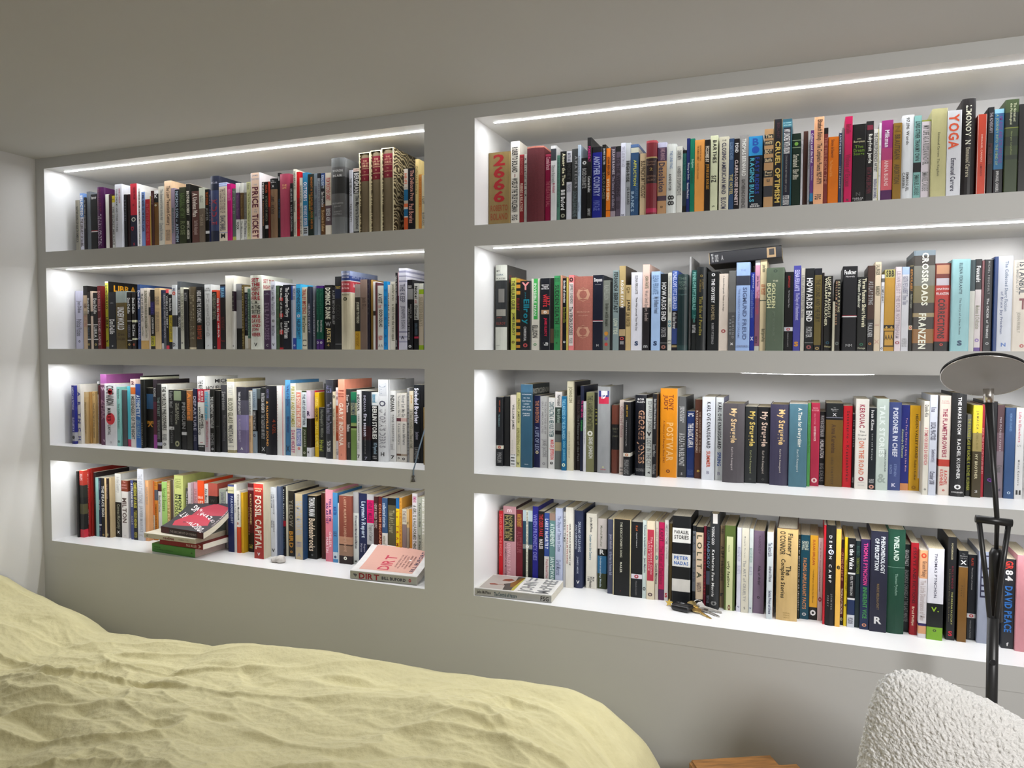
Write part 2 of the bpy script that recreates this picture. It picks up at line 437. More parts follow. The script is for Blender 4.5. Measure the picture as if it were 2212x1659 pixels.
# ------------------------------------------------------------------ the books on the shelves
ROWNAME = {'1': 'top', '2': 'second', '3': 'third', '4': 'bottom'}
BOOKDATA = """
L1 -25664 183 2004 843 0;9c988a;;NATIVE SONS OF NORTH AMERICA@0.12-0.786:333;
L1 -25479 189 2249 882 0;dde;0.0-0.391:7aa0dc;SELECTED@0.028-0.372:fff|THE LIBRARY OF BABEL@0.419-0.884:433;
L1 -25230 101 2080 842 0;1c1a1c;;ALL THE LIVING AND THE DEAD@0.046-0.557:999;
L1 -25127 194 2289 885 0;666c74;;;
L1 -24896 326 2165 859 1;141416;0.613-0.627:a02028,0.627-0.641:ddd;haver@0.028-0.084:ccc:h;thick black paperback with white lettering, top shelf, left bay
L1 -24567 281 2402 867 1 H;471a48;;HANNAH ARENDT@0.028-0.374:6a2440|THE HUMAN CONDITION@0.412-0.889:b8a8b8;thick purple hardback with pale lettering, top shelf, left bay
L1 -24175 182 2124 876 0;e6e4dc;;;
L1 -23989 166 2108 861 0;3a1c1c;;;
L1 -23819 133 2041 848 0;c8c8c4;0.0-0.12:c8b420;ANDRE@0.028-0.102:443:h|THE SECRET MIRACLE@0.185-0.88:666;
L1 -23578 353 2413 761 1;d4d6de;;DENIS JOHNSON@0.066-0.283:a03058:.5-.75|TRAIN DREAMS AND OTHER STORIES@0.066-0.708:666:.15-.4;thick white paperback with dark lettering, between slim white and slim black, top shelf, left bay
L1 -23222 123 2044 835 0;1a1b1d;;STEPHEN@0.093-0.463:667;
L1 -23096 127 2048 874 0;2a1a1e;;;
L1 -22846 311 2384 776 1 Wddd;c0283a;0.471-1:24263c;NOTES FROM@0.057-0.236:701824:.5-.8|II@0.301-0.339:701824:h|O@0.499-0.575:ddc|D@0.641-0.754:c03040:.1-.5|O@0.754-0.848:16182c|S@0.886-0.923:c03040:h;thick red paperback with navy base, top shelf, left bay
L1 -22533 101 2209 839 0 Wddd;e4e4e0;;VOICES FROM CHERNOBYL@0.047-0.578:222|ORAL HISTORY@0.606-0.718:889|SVETLANA@0.727-0.904:444;
L1 -22429 167 2084 883 0 Wccc;7c9ad2;;I WILL NEVER SEE THE WORLD AGAIN@0.028-0.675:223;
L1 -22215 205 1801 846 0;a81c28;;IN THE EYE OF THE WILD@0.092-0.824:c05058;
L1 -22007 55 1903 855 0;c0a850;;;
L1 -21948 127 2085 848 0;3c1c1a;;A HISTORY OF@0.046-0.232:866;
L1 -21818 199 2089 868 0;6c4a22;0.0-0.056:ddd,0.056-0.204:161616;K@0.065-0.13:ccc:h|o@0.232-0.269:ddb;
L1 -21615 270 2214 865 1;c8c4b6;;The Emerald Light in the Air@0.047-0.54:8a8c8c|Donald Antrim@0.586-0.865:8a8c8c;thick white paperback with dark lettering, between tan brown and thick beige, top shelf, left bay
L1 -21341 329 2387 866 1;d6b796;;The Long Twentieth Century@0.075-0.655:6a5448|GIOVANNI ARRIGHI@0.72-0.879:876;thick beige paperback with brown lettering, top shelf, left bay
L1 -21009 168 2108 846 0;8a7c8e;;MEANDERING@0.325-0.743:5a6a6a;
L1 -20837 194 2043 847 0;10141c;;NICHOLSON ~ ANTHEM@0.028-0.898:9ab;
L1 -20639 304 2105 845 1;2c321c;;A NATURAL HISTORY@0.093-0.511:556a3a|OF THE DEAD@0.093-0.371:556a3a:.1-.4|ROSE@0.557-0.789:66704a;thick black paperback with green lettering, top shelf, left bay
L1 -20332 176 2210 850 0 Pcba;181814;;BROTHER ROBERT@0.112-0.494:dcd8c8|ANNYE C. ANDERSON@0.578-0.866:dcd8c8;
L1 -20072 317 1931 839 1;5a3a34;;A Useless Man@0.037-0.461:d8ccc0|Sait Faik Abasiyanik@0.526-0.784:b09890;short thick dark red paperback with white lettering, top shelf, left bay
L1 -19751 227 2026 840 1;6c5f50;0.0-0.352:c6cab8;Ann@0.13-0.25:555:.55-.8|Quin@0.13-0.25:555:.2-.5|THREE@0.444-0.648:998a78|PASSAGES@0.463-0.648:998a78:.2-.45;dark brown paperback with white top, top shelf, left bay
L1 -19521 168 1964 888 0;121212;0.726-0.772:ddd;THE ART OF HUNGER@0.046-0.276:b05828|AUSTER@0.322-0.551:888;
L1 -19349 72 1945 888 0;1c2452;;NIGHT TRAIN@0.092-0.551:99a;
L1 -19227 352 2375 841 1 H;24283a;0.206-0.787:3c4568;SINCLAIR@0.084-0.112:99a:h|MIDDLE@0.328-0.703:9a3040;thick navy hardback with blue band, top shelf, left bay
L1 -18871 344 2126 831 1;dcd0bc;0.0-0.014:c8d0ec,0.014-0.028:8aa0d8,0.028-0.047:c8d0ec,0.047-0.06:8aa0d8,0.791-0.8:8090c0;THE COLLECTED STORIES OF@0.093-0.484:8a7a70|ISAAC BABEL@0.521-0.772:445|M@0.809-0.884:222:h;thick cream paperback with brown lettering, top shelf, left bay
L1 -18524 188 2075 842 0;b8046c;;NICHOLAS SELECTED@0.093-0.278:e080b0;
L1 -18333 139 1904 872 0;5c6c62;0.854-1:b0b460;POND@0.046-0.459:88988a;
L1 -18190 158 2081 877 0;dcdcda;0.157-0.592:5c3a64;VOX@0.629-0.758:222|Nicholson Baker@0.203-0.536:7a5a80;
L1 -17958 114 2053 831 0;dcdcd4;0.158-0.594:5c4424;The Mezzanine@0.621-0.909:555|Nicholson Baker@0.204-0.538:846a40;
L1 -17842 143 2056 865 0;d0d0d0;0.157-0.592:74706c;The Fermata@0.62-0.879:666|Nicholson Baker@0.204-0.537:8a8884;
L1 -17694 173 2062 830 0;c8c896;;Robison@0.019-0.121:776|The Thick Times of Balthazar and Montague@0.167-0.882:8a8a50;
L1 -17473 382 2334 781 1;e4dde0;0.0-1:e6c8b0:e;JAMES@0.028-0.056:99a:h|BALDWIN@0.075-0.103:99a:h|THE@0.16-0.179:99a:h|PRICE@0.197-0.498:5a1830|OF@0.517-0.536:99a:h|THE@0.545-0.564:99a:h|TICKET@0.583-0.93:5a1830;thick white paperback with peach band, top shelf, left bay
L1 -17088 105 2026 868 0;1a1614;;TENEBRAE@0.009-0.277:ccc|A Story Lives in the Distance@0.305-0.72:b07850;
L1 -16980 129 2031 889 0;0f0f0f;0.71-0.765:ddd;OSCAR@0.046-0.184:b05030|IN THE HEART OF AMERICA@0.23-0.645:776;
L1 -16815 67 2021 846 0;5c1814;0.0-0.416:a82a18;;
L1 -16746 287 2104 878 1 H;7a6048;0.0-0.167:17191a;The@0.028-0.046:aaa:h|Modern@0.051-0.069:aaa:h|X@0.102-0.139:ccc:h|Lost Illusions@0.259-0.555:3a2820;thick tan hardback with black top, top shelf, left bay
L1 -16454 99 2278 882 0;111;;JANE@0.047-0.112:ccc|THE JOY OF WRITING@0.372-0.651:357;
L1 -16351 389 2226 885 1 H;a24058;;THE@0.158-0.186:d8a070:h|LIFE@0.195-0.223:d8a070:h;thick red hardback with peach lettering, top shelf, left bay
L1 -15918 106 1890 830 0;111;;LIFE AND FATE@0.092-0.322:aaa|VASILY GROSSMAN@0.368-0.829:999;
L1 -15810 107 2343 858 0;d0ccbc;;SVEN BIRKERTS@0.028-0.28:333|Selected@0.439-0.589:222|THE GUTENBERG@0.729-0.915:777;
L1 -15699 136 2256 889 0;c2141e;;THE BLACK BOOK@0.372-0.837:80101a;
L1 -15560 100 2048 854 0;c4bfb0;;CHARLES BAXTER@0.12-0.398:333|THROUGH THE SAFETY NET@0.444-0.897:333;
L1 -15457 209 2206 879 1;2a7ca6;0.789-1:b8c0c8;OUTSIDERS@0.139-0.418:dde|HOWARD S. BECKER@0.483-0.78:ccd|III@0.808-0.901:444;blue paperback with white base, top shelf, left bay
L1 -15244 223 2139 863 1;14221c;0.575-0.696:1c4028;MIDNIGHT IN THE GARDEN OF GOOD AND EVIL@0.046-0.835:b06a28:.5-.85|JOHN BERENDT@0.306-0.557:b0a030:.15-.45;black paperback with dark green band, top shelf, left bay
L1 -15018 144 2146 876 0;74808a;;JAMES@0.185-0.324:556|THE FIRE NEXT TIME@0.371-0.649:556;
L1 -14869 106 2135 859 0;8a929a;0.0-0.074:16181c;JAMES BALDWIN GO TELL IT@0.111-0.696:445;
L1 -14715 155 2119 832 0;1a1a20;0.0-0.186:24407a,0.465-1:5c3c20;RONALD BEATTY@0.028-0.232:bcd|San Francisco@0.279-0.511:ccc|Sketches in Colour@0.558-0.883:c8a878;
L1 -14556 245 2114 835 1;d8d0c0;0.492-0.79:5c4a50;FROM THE KITCHEN CABINET@0.074-0.418:b04040|BERGER ASH@0.539-0.725:ccc;white paperback with plum band, top shelf, left bay
L1 -14254 491 2527 757 1 H;6e7070;0.114-0.738:5a5a5a,0.237-0.445:303030;WORDS@0.147-0.175:ccc:h|IN AIR@0.208-0.237:ccc:h|ELIZABETH@0.558-0.577:aaa:h|BISHOP@0.596-0.615:999:h|ROBERT@0.662-0.681:999:h|LOWELL@0.691-0.71:999:h|>WORDS IN AIR@0.057-0.095:6a6e50:.4-.98;tall very thick grey hardback with charcoal band, top shelf, left bay
L1 -13658 122 2136 845 0;c6c8d2;;THE SELLOUT@0.121-0.39:555|PAUL BEATTY@0.501-0.771:666;
L1 -13534 255 2184 888 1;a8aaa4;0.0-0.046:dcc8bc,0.046-0.362:141414,0.908-1:222;INGMAR@0.014-0.032:966:h|BERGMAN@0.065-0.352:ddd|The Marriage Scenarios@0.389-0.881:333;pale grey paperback with black top, top shelf, left bay
L1 -13248 328 2557 868 1 H S;6b5e48;0.047-0.328:701828;THE@0.075-0.094:c0a080:h|LIFE OF@0.103-0.122:c0a080:h|SAMUEL@0.131-0.16:c0a080:h|JOHNSON@0.169-0.188:c0a080:h|by@0.206-0.225:b89878:h|James Boswell@0.244-0.263:c0a080:h|I@0.291-0.31:c0a080:h;the first of three tan cloth volumes with dark red spine labels
L1 -12844 323 2591 879 1 H S;6b5e48;0.047-0.328:701828;THE@0.075-0.094:c0a080:h|LIFE OF@0.103-0.122:c0a080:h|SAMUEL@0.131-0.16:c0a080:h|JOHNSON@0.169-0.188:c0a080:h|by@0.206-0.225:b89878:h|James Boswell@0.244-0.263:c0a080:h|II@0.291-0.31:c0a080:h;the middle of three tan cloth volumes with dark red spine labels
L1 -12434 360 2627 864 1 H S;6b5e48;0.047-0.329:701828;THE@0.075-0.094:b08870:h|LIFE OF@0.103-0.122:b08870:h|SAMUEL@0.132-0.16:b08870:h|JOHNSON@0.169-0.188:b08870:h|by@0.207-0.226:b08870:h|James Boswell@0.244-0.263:b08870:h|III@0.291-0.31:b08870:h;the last of three tan cloth volumes with dark red spine labels
L1 -11698 133 2012 868 0;c8c0b4;0.314-0.48:1a6088,0.48-0.526:b0a898,0.526-0.581:d06840,0.609-0.719:1a6088,0.738-1:b85028;HI-FI@0.065-0.231:c86040|Barthelme@0.267-0.304:666:h;
L1 -11563 251 2024 879 1;14141a;;The Delicate Prey@0.028-0.498:c89082|Paul Bowles@0.535-0.83:c89082;black paperback with dusty pink lettering, top shelf, left bay
L1 -11307 113 2285 886 0;e2ca88;;Collected Stories@0.093-0.465:7a6a40;
L1 -11190 100 1805 885 0;d89040;;SELECTED STORIES@0.046-0.547:b86a20;
L1 -11087 120 1778 879 0;d6cba8;0.137-0.228:d6cba8;I LIT@0.364-0.501:555|BORGES@0.638-0.866:777;
L2 -26062 393 2208 1076 1;c6c6dc;;Joan Didion@0.17-0.379:667|Political Fictions@0.489-0.779:667|o@0.849-0.889:223:h;thick white paperback with dark lettering, against the left wall of second shelf left bay
L2 -25295 217 2355 792 0;c0a88c;0.0-0.15:1a1818;RUN@0.28-0.35:422|RIVER@0.4-0.469:887|THE LAST THING@0.45-0.649:b08078;
L2 -25073 129 2108 772 0;191513;0.559-0.579:ccc,0.819-0.839:ccc;Don DeLillo@0.1-0.38:ddd|MAO II@0.619-0.799:456|o@0.899-0.939:c8b060:h;
L2 -24942 109 2151 803 0;d8c4b4;0.35-0.43:333;;
L2 -24830 231 2094 818 0;161213;0.559-0.579:ccc,0.819-0.839:ccc;Don DeLillo@0.1-0.38:ddd|LIBRA@0.599-0.799:ccc|o@0.899-0.939:c8b060:h;
L2 -24551 177 2333 773 0;5e1016;;DON DELILLO@0.08-0.4:c08080|THE NAMES A NOVEL@0.499-0.949:c0a0a0;
L2 -24372 149 2509 961 1 W141210;d8d84e;0.964-1:b0b8b0,0.0-0.02:ccc;DON DELILLO@0.05-0.409:333|LIBRA@0.529-0.699:333|V@0.859-0.949:333|>LIBRA@0.05-0.14:d89818:.15-.8;tall slim yellow paperback with dark lettering, second shelf, left bay
L2 -24037 382 2092 792 1;1c1d22;;Libra@0.18-0.2:999:h|Don DeLillo@0.479-0.739:ddd|o@0.929-0.959:ccc:h;thick black paperback with white lettering, after slim yellow one, second shelf, left bay
L2 -23651 501 2112 785 1;5c4e28;0.0-0.2:8a9490;UNDERWORLD@0.27-0.669:ddd|Don@0.719-0.769:3a2a14:h|DeLillo@0.799-0.849:3a2a14:h;very thick dark brown paperback with grey top, second shelf, left bay
L2 -23147 193 2074 818 0;191513;0.499-0.514:ccc,0.839-0.854:ccc;Don DeLillo@0.1-0.38:ddd|AMERICANA@0.569-0.799:667|o@0.899-0.939:c8b060:h;
L2 -22885 181 2066 791 0;191513;0.489-0.529:d8d8b8,0.809-0.839:d8d8b8;Don DeLillo@0.1-0.38:ddd|End Zone@0.569-0.769:ddd|o@0.899-0.939:c86040:h;
L2 -22618 148 2335 808 0;28406c;;Don DeLillo@0.09-0.38:dde|VALPARAISO@0.549-0.849:aac;
L2 -22466 166 2193 800 0;ccc4bc;0.859-1:bc9a5c;PLAY IT AS IT LAYS@0.09-0.549:555|Joan Didion@0.629-0.779:776;
L2 -22296 176 2199 805 0;cdc3b4;0.859-1:bc9a5c;SLOUCHING TOWARDS BETHLEHEM@0.04-0.659:665|Joan Didion@0.679-0.819:776;
L2 -22117 81 1883 826 0;c8b8a8;0.2-0.35:222;;
L2 -22031 182 2131 827 0;121212;0.2-0.419:241c54,0.779-0.949:c0b838;WHERE@0.22-0.4:3c3484|JOAN DIDION RUN@0.459-0.739:ccc|USED@0.789-0.929:443;
L2 -21774 256 2181 777 1;c8ae84;;DUBUS@0.14-0.27:876|THE EDITOR@0.38-0.719:876:.5-.75|SELECTED ESSAYS@0.38-0.719:876:.2-.42;beige paperback with tan lettering, second shelf, left bay
L2 -21514 128 2107 821 0;1c2a48;0.899-1:ccc;THE LAST@0.1-0.799:345;
L2 -21382 128 1987 791 0;5a5c62;;ESSAYS AND REVIEWS@0.03-0.799:aab;
L2 -21251 115 2117 776 0;16161a;0.0-0.06:d84850,0.939-1:c83048;WHEN AYRE HEMRY@0.1-0.649:ddd;
L2 -21133 152 2105 793 0;17171b;0.0-0.08:d4d4d0,0.429-0.879:d0b820;Don DeLillo@0.14-0.36:ddd|GREAT JONES STREET@0.459-0.859:554;
L2 -20977 209 2269 781 1;c4c8ca;0.47-0.649:303034;o@0.1-0.16:c04838:h|D.@0.899-0.959:222:h|M@0.05-0.09:889;white paperback with charcoal band, second shelf, left bay
L2 -20764 161 2386 828 0;44484c;;SERGIO DE LA PAVA@0.12-0.46:ccc|PERSONAE@0.519-0.679:ccc;
L2 -20600 170 2173 792 0;c8c8b8;;LAURA VAN DEN BERG@0.1-0.699:887|x@0.879-0.919:555;
L2 -20426 181 2104 771 0;101010;;MATTHEW@0.06-0.2:888;
L2 -20241 310 2184 822 1 H;5c5240;0.969-1:c8bca0;LESTAT THE FALLEN@0.1-0.699:8a8068|ESSAYS@0.719-0.839:8a8068;thick dark brown hardback with tan lettering, second shelf, left bay
L2 -19870 275 2170 777 1;161616;;HERE ARE THE YOUNG MEN@0.06-0.569:ccc|ROB DOYLE@0.619-0.839:b04828;thick black paperback with white lettering, after thick dark brown one, second shelf, left bay
L2 -19526 303 2243 799 1;d0d2d2;;ROB@0.05-0.07:444:h|DOYLE@0.08-0.105:444:h|T@0.14-0.21:aaa:h|H@0.22-0.28:aaa:h|R@0.3-0.35:aaa:h|E@0.36-0.42:aaa:h|S@0.43-0.489:aaa:h|H@0.499-0.559:aaa:h|O@0.569-0.639:aaa:h|L@0.649-0.709:aaa:h|D@0.739-0.799:aaa:h|p@0.929-0.959:666:h;thick white paperback with dark lettering, between thick black and black, second shelf, left bay
L2 -19221 219 2046 821 0;151515;0.0-0.03:d84c34;AUTOBIBLIOGRAPHY THE RITUAL@0.05-0.499:887|o@0.949-0.969:ddd:h;
L2 -18998 150 2030 801 0;b82028;0.0-0.13:d8502c;this is the ritual@0.13-0.519:ddd|rob doyle@0.559-0.799:ddd;
L2 -18843 227 2225 797 1;1a1416;0.03-0.2:1c3c60;BRIAN@0.05-0.2:7ac|IN THE HEART@0.499-0.699:5a2420|J@0.849-0.969:702020;black paperback with navy top, second shelf, left bay
L2 -18612 375 2519 798 1;d0ccc0;;;tall thick white paperback with plain spine, second shelf, left bay
L2 -18234 79 2239 691 0;d4d2ca;.12-.42:20101c;JAMES@.14-.4:887|o@.93-.96:333:h;
L2 -18151 237 2225 804 1;86868a;0.679-1:141414,0.1-0.25:6a6a6e;;grey paperback with black base, second shelf, left bay
L2 -17910 80 2196 795 0;5c4c20;;THE GREAT AMERICAN NOVEL@0.03-0.949:b0a060;
L2 -17827 138 2121 829 0;c8c4b8;0.09-0.779:14161c;ELIF BATUMAN THE IDIOT@0.12-0.699:667;
L2 -17686 113 2057 818 0;4a6c5c;0.819-1:b8ac98;The Selected Stories@0.05-0.779:8aa088;
L2 -17447 459 2479 693 1 H;ced0c4;;SET@.04-.09:a02030:l|THE@.1-.15:a02030:l|NIGHT@.16-.21:a02030:l|ON@.22-.275:a02030:l|FIRE@.285-.335:a02030:l|L.A.@.345-.39:222:l|IN THE@.405-.455:222:l|SIXTIES@.465-.52:222:l|MIKE@.53-.58:a02030:l|DAVIS@.59-.64:a02030:l|AND@.655-.7:a02030:l|JON@.71-.76:a02030:l|WIENER@.775-.825:a02030:l|V@.91-.96:222:h|>SET THE@.05-.1:902030:.05-.38|>NIGHT ON@.13-.18:902030:.05-.4;tall very thick white hardback with red lettering, second shelf, left bay
L2 -16984 271 1974 781 1;46304c;;THE@0.04-0.06:889:h|ARTIFICIAL@0.06-0.08:889:h|EVIL PARADISES@0.21-0.839:7a6480|C@0.909-0.949:bbb:h;thick purple paperback with lilac grey lettering, second shelf, left bay
L2 -16711 194 2265 797 0;ccceda;;The Last Man Takes LSD@0.05-0.499:778|o@0.559-0.599:666:h|Mitchell Dean@0.649-0.799:778|V@0.909-0.949:333:h;
L2 -16512 151 2122 812 0;4a6048;;THE BAY@0.1-0.799:5a7058;
L2 -16357 139 2096 790 0;161014;0.18-0.23:b83030,0.43-0.489:b83030,0.689-0.759:b83030,0.969-1:b02028;The Missing of the Somme@0.02-0.519:ddd|Geoff Dyer@0.569-0.769:ddd;
L2 -16214 303 2138 792 1;131520;;The Copenhagen Trilogy@0.04-0.499:ddd|Tove Ditlevsen@0.559-0.829:ddd;thick black paperback with white lettering, after slim black one, second shelf, left bay
L2 -15907 55 2097 825 0;384a90;0.22-1:98a8c0;;
L2 -15849 125 2095 827 0;c0c4d4;0.819-1:34489a;PHILIP K. DICK@0.04-0.22:445|o@0.919-0.949:ccd:h;
L2 -15688 201 2144 794 1;38a4d4;;LIGHTNING RODS@0.06-0.43:235|o@0.459-0.509:ccd:h|HELEN DEWITT@0.539-0.839:235;teal paperback with navy lettering, second shelf, left bay
L2 -15484 207 2039 824 0;d6d0b8;;TRIAL BY IMPOTENCE@0.03-0.429:a83028|Pierre Darmon@0.459-0.729:553|[]@0.839-0.949:333;
L2 -15238 128 2056 790 0;2c3240;;HELEN DEWITT@0.27-0.739:aab;
L2 -15107 85 2072 895 0;7a7e88;;THE LAST SAMURAI@0.22-0.779:ccd;
L2 -14904 109 2072 802 0;104c3c;0.0-0.04:44206c,0.839-1:44206c;A Novel of Love@0.05-0.449:2a6a50|David Szalay@0.539-0.729:ccc|o@0.869-0.909:ccc:h;
L2 -14792 131 2069 810 0;104c3c;0.0-0.04:44206c,0.839-1:44206c;A Novel of Love@0.05-0.449:2a6a50|David Szalay@0.539-0.729:ccc|o@0.869-0.909:ccc:h;
L2 -14608 288 2086 824 1;111;;DOMINICK DUNNE@0.04-0.529:ddc|JUSTICE@0.659-0.889:dcc890|4@0.909-0.949:a08040:h|W@0.569-0.639:999:h;thick black paperback with white lettering, after slim dark green one, second shelf, left bay
L2 -14315 127 2024 828 0;191a1c;;A LIFE BEYOND BELIEF@0.05-0.599:999;
L2 -14184 248 2343 796 1;222325;0.14-0.3:1c2440,0.919-0.929:777;TAROT@0.13-0.17:b8a040:h|CODEX@0.38-0.599:333;black paperback with navy band, between slim black and thick ivory, second shelf, left bay
L2 -13850 324 2494 676 1 H;c4bca2;0-.06:7a84a0,.06-.12:2c3c70,.12-.13:ccc,.13-.27:a83c44,.27-.28:ccc;SIMONE@.03-.05:ccd:h|DE BEAUVOIR@.07-.09:ccd:h|la force@.15-.18:ecc:h|de l'age@.2-.24:ecc:h|Memoires@.29-.31:554:h|o@.33-.38:332:h|>SIMONE DE BEAUVOIR@.05-.09:8088a8:.05-.85|>la force@.15-.2:d8b8b8:.1-.4;tall thick ivory hardback with red band, second shelf, left bay
L2 -13523 193 2094 933 0;24221e;0.0-0.2:86807a,0.719-1:b8922c;JOURNEY TO THE END@0.27-0.599:bba|OF THE NIGHT@0.749-0.949:8a6418;
L2 -13326 258 2235 932 1;76645a;;Jack D...@0.25-0.419:50403a;brown paperback with brown lettering, second shelf, left bay
L2 -13064 77 2230 936 0;1e1a28;;ALTERED@0.05-0.499:444;
L2 -12984 86 2225 1008 0;9c7c40;;;
L2 -12762 87 2144 792 0;dcdcda;0.43-0.499:333;;
L2 -12670 66 2112 775 0;5a3034;;;
L2 -12600 217 2008 784 1;d4d4cc;;A VISIT@0.12-0.28:222|from@0.3-0.35:b06060|GOON SQUAD@0.37-0.649:222|EGAN@0.779-0.849:b04040|AA@0.909-0.959:888:h;white paperback with black lettering, second shelf, left bay
L2 -12379 138 2134 783 0;1486c8;;THE ROAD@0.1-0.949:1a60a0;
L2 -12238 81 2028 792 0;d4d4d0;;INVISIBLE CIRCUS@0.13-0.639:222;
L2 -12154 195 2119 799 0;d2cfc2;;jennifer egan@0.03-0.28:776|a visit from the goon squad@0.33-0.869:665;
L2 -11955 66 2390 774 0;161216;;HAN KANG DREAMS@.04-.4:ccc|VINTAGE@.87-.96:bbb;
L2 -11886 71 2399 797 0;7c3a50;0.0-0.3:d4b0bc;;
L2 -11811 267 2518 739 1;c0c0cc;.03-.055:8a8aa0,.09-.105:8a8aa0,.15-.17:8a8aa0,.77-.79:8a8aa0,.83-.85:9a9ab0,.89-.91:9a9ab0;THE KEEP@.19-.42:667|JENNIFER EGAN@.46-.74:778|A@.83-.87:334:h;tall white paperback with dark lettering, second shelf, left bay
L2 -11540 190 2159 786 1;18181c;0.13-0.28:888;SPEAK@0.08-0.12:bbb|SONG FOR THE@0.35-0.549:999:.55-.8|UNRAVELLING OF THE WORLD@0.4-0.859:aaa:.15-.45|o@0.929-0.969:ddd:h;black paperback with grey band, second shelf, left bay
L2 -11299 153 2043 774 0;c8c8c4;0.549-1:16181c,0.799-0.829:b82c48;Nickel@0.04-0.23:222|and@0.25-0.3:b06060|Dimed@0.33-0.539:333|BARBARA EHRENREICH@0.599-0.779:567;
L2 -11142 175 2036 785 0;c8baa4;0.0-0.09:d4d4c8,0.09-0.16:94b020,0.929-1:94b020;SELECTED ESSAYS@0.2-0.649:a09884;
L2 -10963 120 2032 775 0;5a6a80;;;
L3 -25759 153 2218 595 1;242878;.8-.95:9a9aa0,0-.01:88a;AMERICAN FICTIONS@.03-.42:aac|ELIZABETH H@.55-.78:aac|@@.85-.92:333:h;slim blue paperback with pale grey base, third shelf, left bay
L3 -25603 203 2248 708 0;d0ccc4;;A@.12-.25:242878|R@.29-.43:242878|T@.47-.55:242878|N@.57-.66:242878|C@.72-.83:242878|H@.87-.97:242878;
L3 -25397 132 1962 835 1;bca478;.1-1:b89c6c;Pieces and Pontifications of@.2-.8:8a7448;slim beige paperback with tan lettering, third shelf, left bay
L3 -25262 80 1967 932 0;b0884e;;;
L3 -25180 157 1978 995 0;c0a06a;;O@.04-.08:764:h|Tree of the Year of Sleep and Summer@.22-.9:654;
L3 -25019 55 2353 1104 0;d0d2d0;.04-.21:3a4440;A LITTLE HISTORY@.35-.9:999;
L3 -24871 96 2217 1004 0;481018;;;
L3 -24557 319 2640 829 1;5c3450;0-.13:8a4c84,.13-.15:b090a0;W@.18-.23:b8a0b0:h|ZMAK@.35-.65:8a6478|V@.92-.96:b8a0b0:h;tall thick plum paperback with pink top, third shelf, left bay
L3 -24235 573 2303 733 1;ccccd0;;COMPANION@.03-.35:333|o@.08-.18:c0202c:s|MARX'S@.39-.6:333:.25-.55|@@.47-.66:c0202c:s|CAPITAL@.66-.83:333:.25-.5|O@.93-.96:222:h;very thick white paperback with dark lettering, third shelf, left bay
L3 -23659 164 2197 757 1;80bab4;;Balcony Room@.04-.2:344|The Collected Essays@.28-.7:466|o@.9-.94:222:h;pale teal paperback with dark teal lettering, third shelf, left bay
L3 -23492 242 2079 833 0;4c4c50;;;
L3 -23247 161 2222 859 0;4cb4c8;.88-1:b02c58;;
L3 -22912 246 2492 691 1;d0ccc8;0-.08:c8b0a8,.12-.22:c86828;2@.03-.08:502030:h|MESSENGERS OF THE NIGHT@.25-.88:444;tall white paperback with dark lettering, third shelf, left bay
L3 -22662 263 2322 686 1;183c88;.25-1:2a62a8;ASYMMETRY@.17-.52:cde|LISA HALLIDAY@.56-.85:8ab;blue paperback with pale blue lettering, third shelf, left bay
L3 -22394 100 2617 668 1 H;181916;.02-.05:c8c8b0;ROBERT STONE@.65-.95:b8b090:.5-.8|CHILDREN@.75-.95:b8b090:.15-.4;tall slim black hardback with white lettering, third shelf, left bay
L3 -22291 353 2180 829 1;0e0e0c;.1-.35:2a4a6a,.55-.6:8a6420;X@.55-.65:c08030:h;thick black paperback with blue band, third shelf, left bay
L3 -21934 166 2487 793 0;241c22;.32-.8:4c1c30,.8-1:8c3c88;MACHINE@.12-.25:888;
L3 -21733 172 2330 761 0;141214;.9-.95:99a;THE STREET@.2-.5:6a7a74|THE NOVELS AND THE CRITICS@.55-.85:777;
L3 -21558 273 2332 804 1;ccccc6;;THE WORLDLY PHILOSOPHERS@.04-.71:333|REVISED@.77-.87:555|o@.9-.95:555:h;thick white paperback with dark lettering, third shelf, left bay
L3 -21282 242 2135 867 0;141414;.62-.67:ccc;Robert Musil@.02-.3:777|Young Torless@.35-.9:555;
L3 -21035 303 2142 850 1;161816;.02-.18:788468;THE MAN@.22-.5:998:.55-.8|WITHOUT QUALITIES@.22-.58:998:.2-.5|o@.85-.95:886:h;thick black paperback with sage green top, third shelf, left bay
L3 -20729 241 2125 889 1;151515;.7-.75:bbb;PENGUIN@.2-.65:777;black paperback with pale lettering, between thick black and black, third shelf, left bay
L3 -20438 253 2124 843 1;20201c;0-.5:8c5c34;Amulet@.03-.48:c87830;black paperback with brown top, third shelf, left bay
L3 -20182 185 2199 877 0;171c38;;DEPARTURE@.12-.68:99a|SAUL@.75-.85:667;
L3 -19866 310 2637 769 1;d0d0cc;.17-.345:a81830,.91-1:181818;THE MAP@.05-.17:555|AND THE@.19-.33:dcc:.55-.85|TERRITORY@.19-.34:dcc:.15-.45|MICHEL@.5-.7:222:.5-.85|HOUELLEBECQ@.41-.78:222:.1-.42|yest@.87-.89:a33:h|BORDERS@.925-.94:ccc:h|>MICHEL@.04-.09:222:.3-.9|>HOUELLEBECQ@.13-.18:222:.05-.95;tall thick white paperback with red band, third shelf, left bay
L3 -19551 200 2147 754 1;a8a0a2;.05-.45:8a9aa0;Platform@.02-.48:3c98b8|Michel Houellebecq@.5-.92:a06068;pale grey paperback with pale teal top, third shelf, left bay
L3 -19349 187 2200 804 1;151512;;THE ELEMENTARY PARTICLES@.12-.62:bbb|MICHEL@.7-.9:777|o@.93-.97:999:h;black paperback with pale lettering, between pale grey and black, third shelf, left bay
L3 -19159 186 2140 854 1;0b0b0b;;HOUELLEBECQ@.5-.66:555:h;black paperback with pale lettering, between black and charcoal, third shelf, left bay
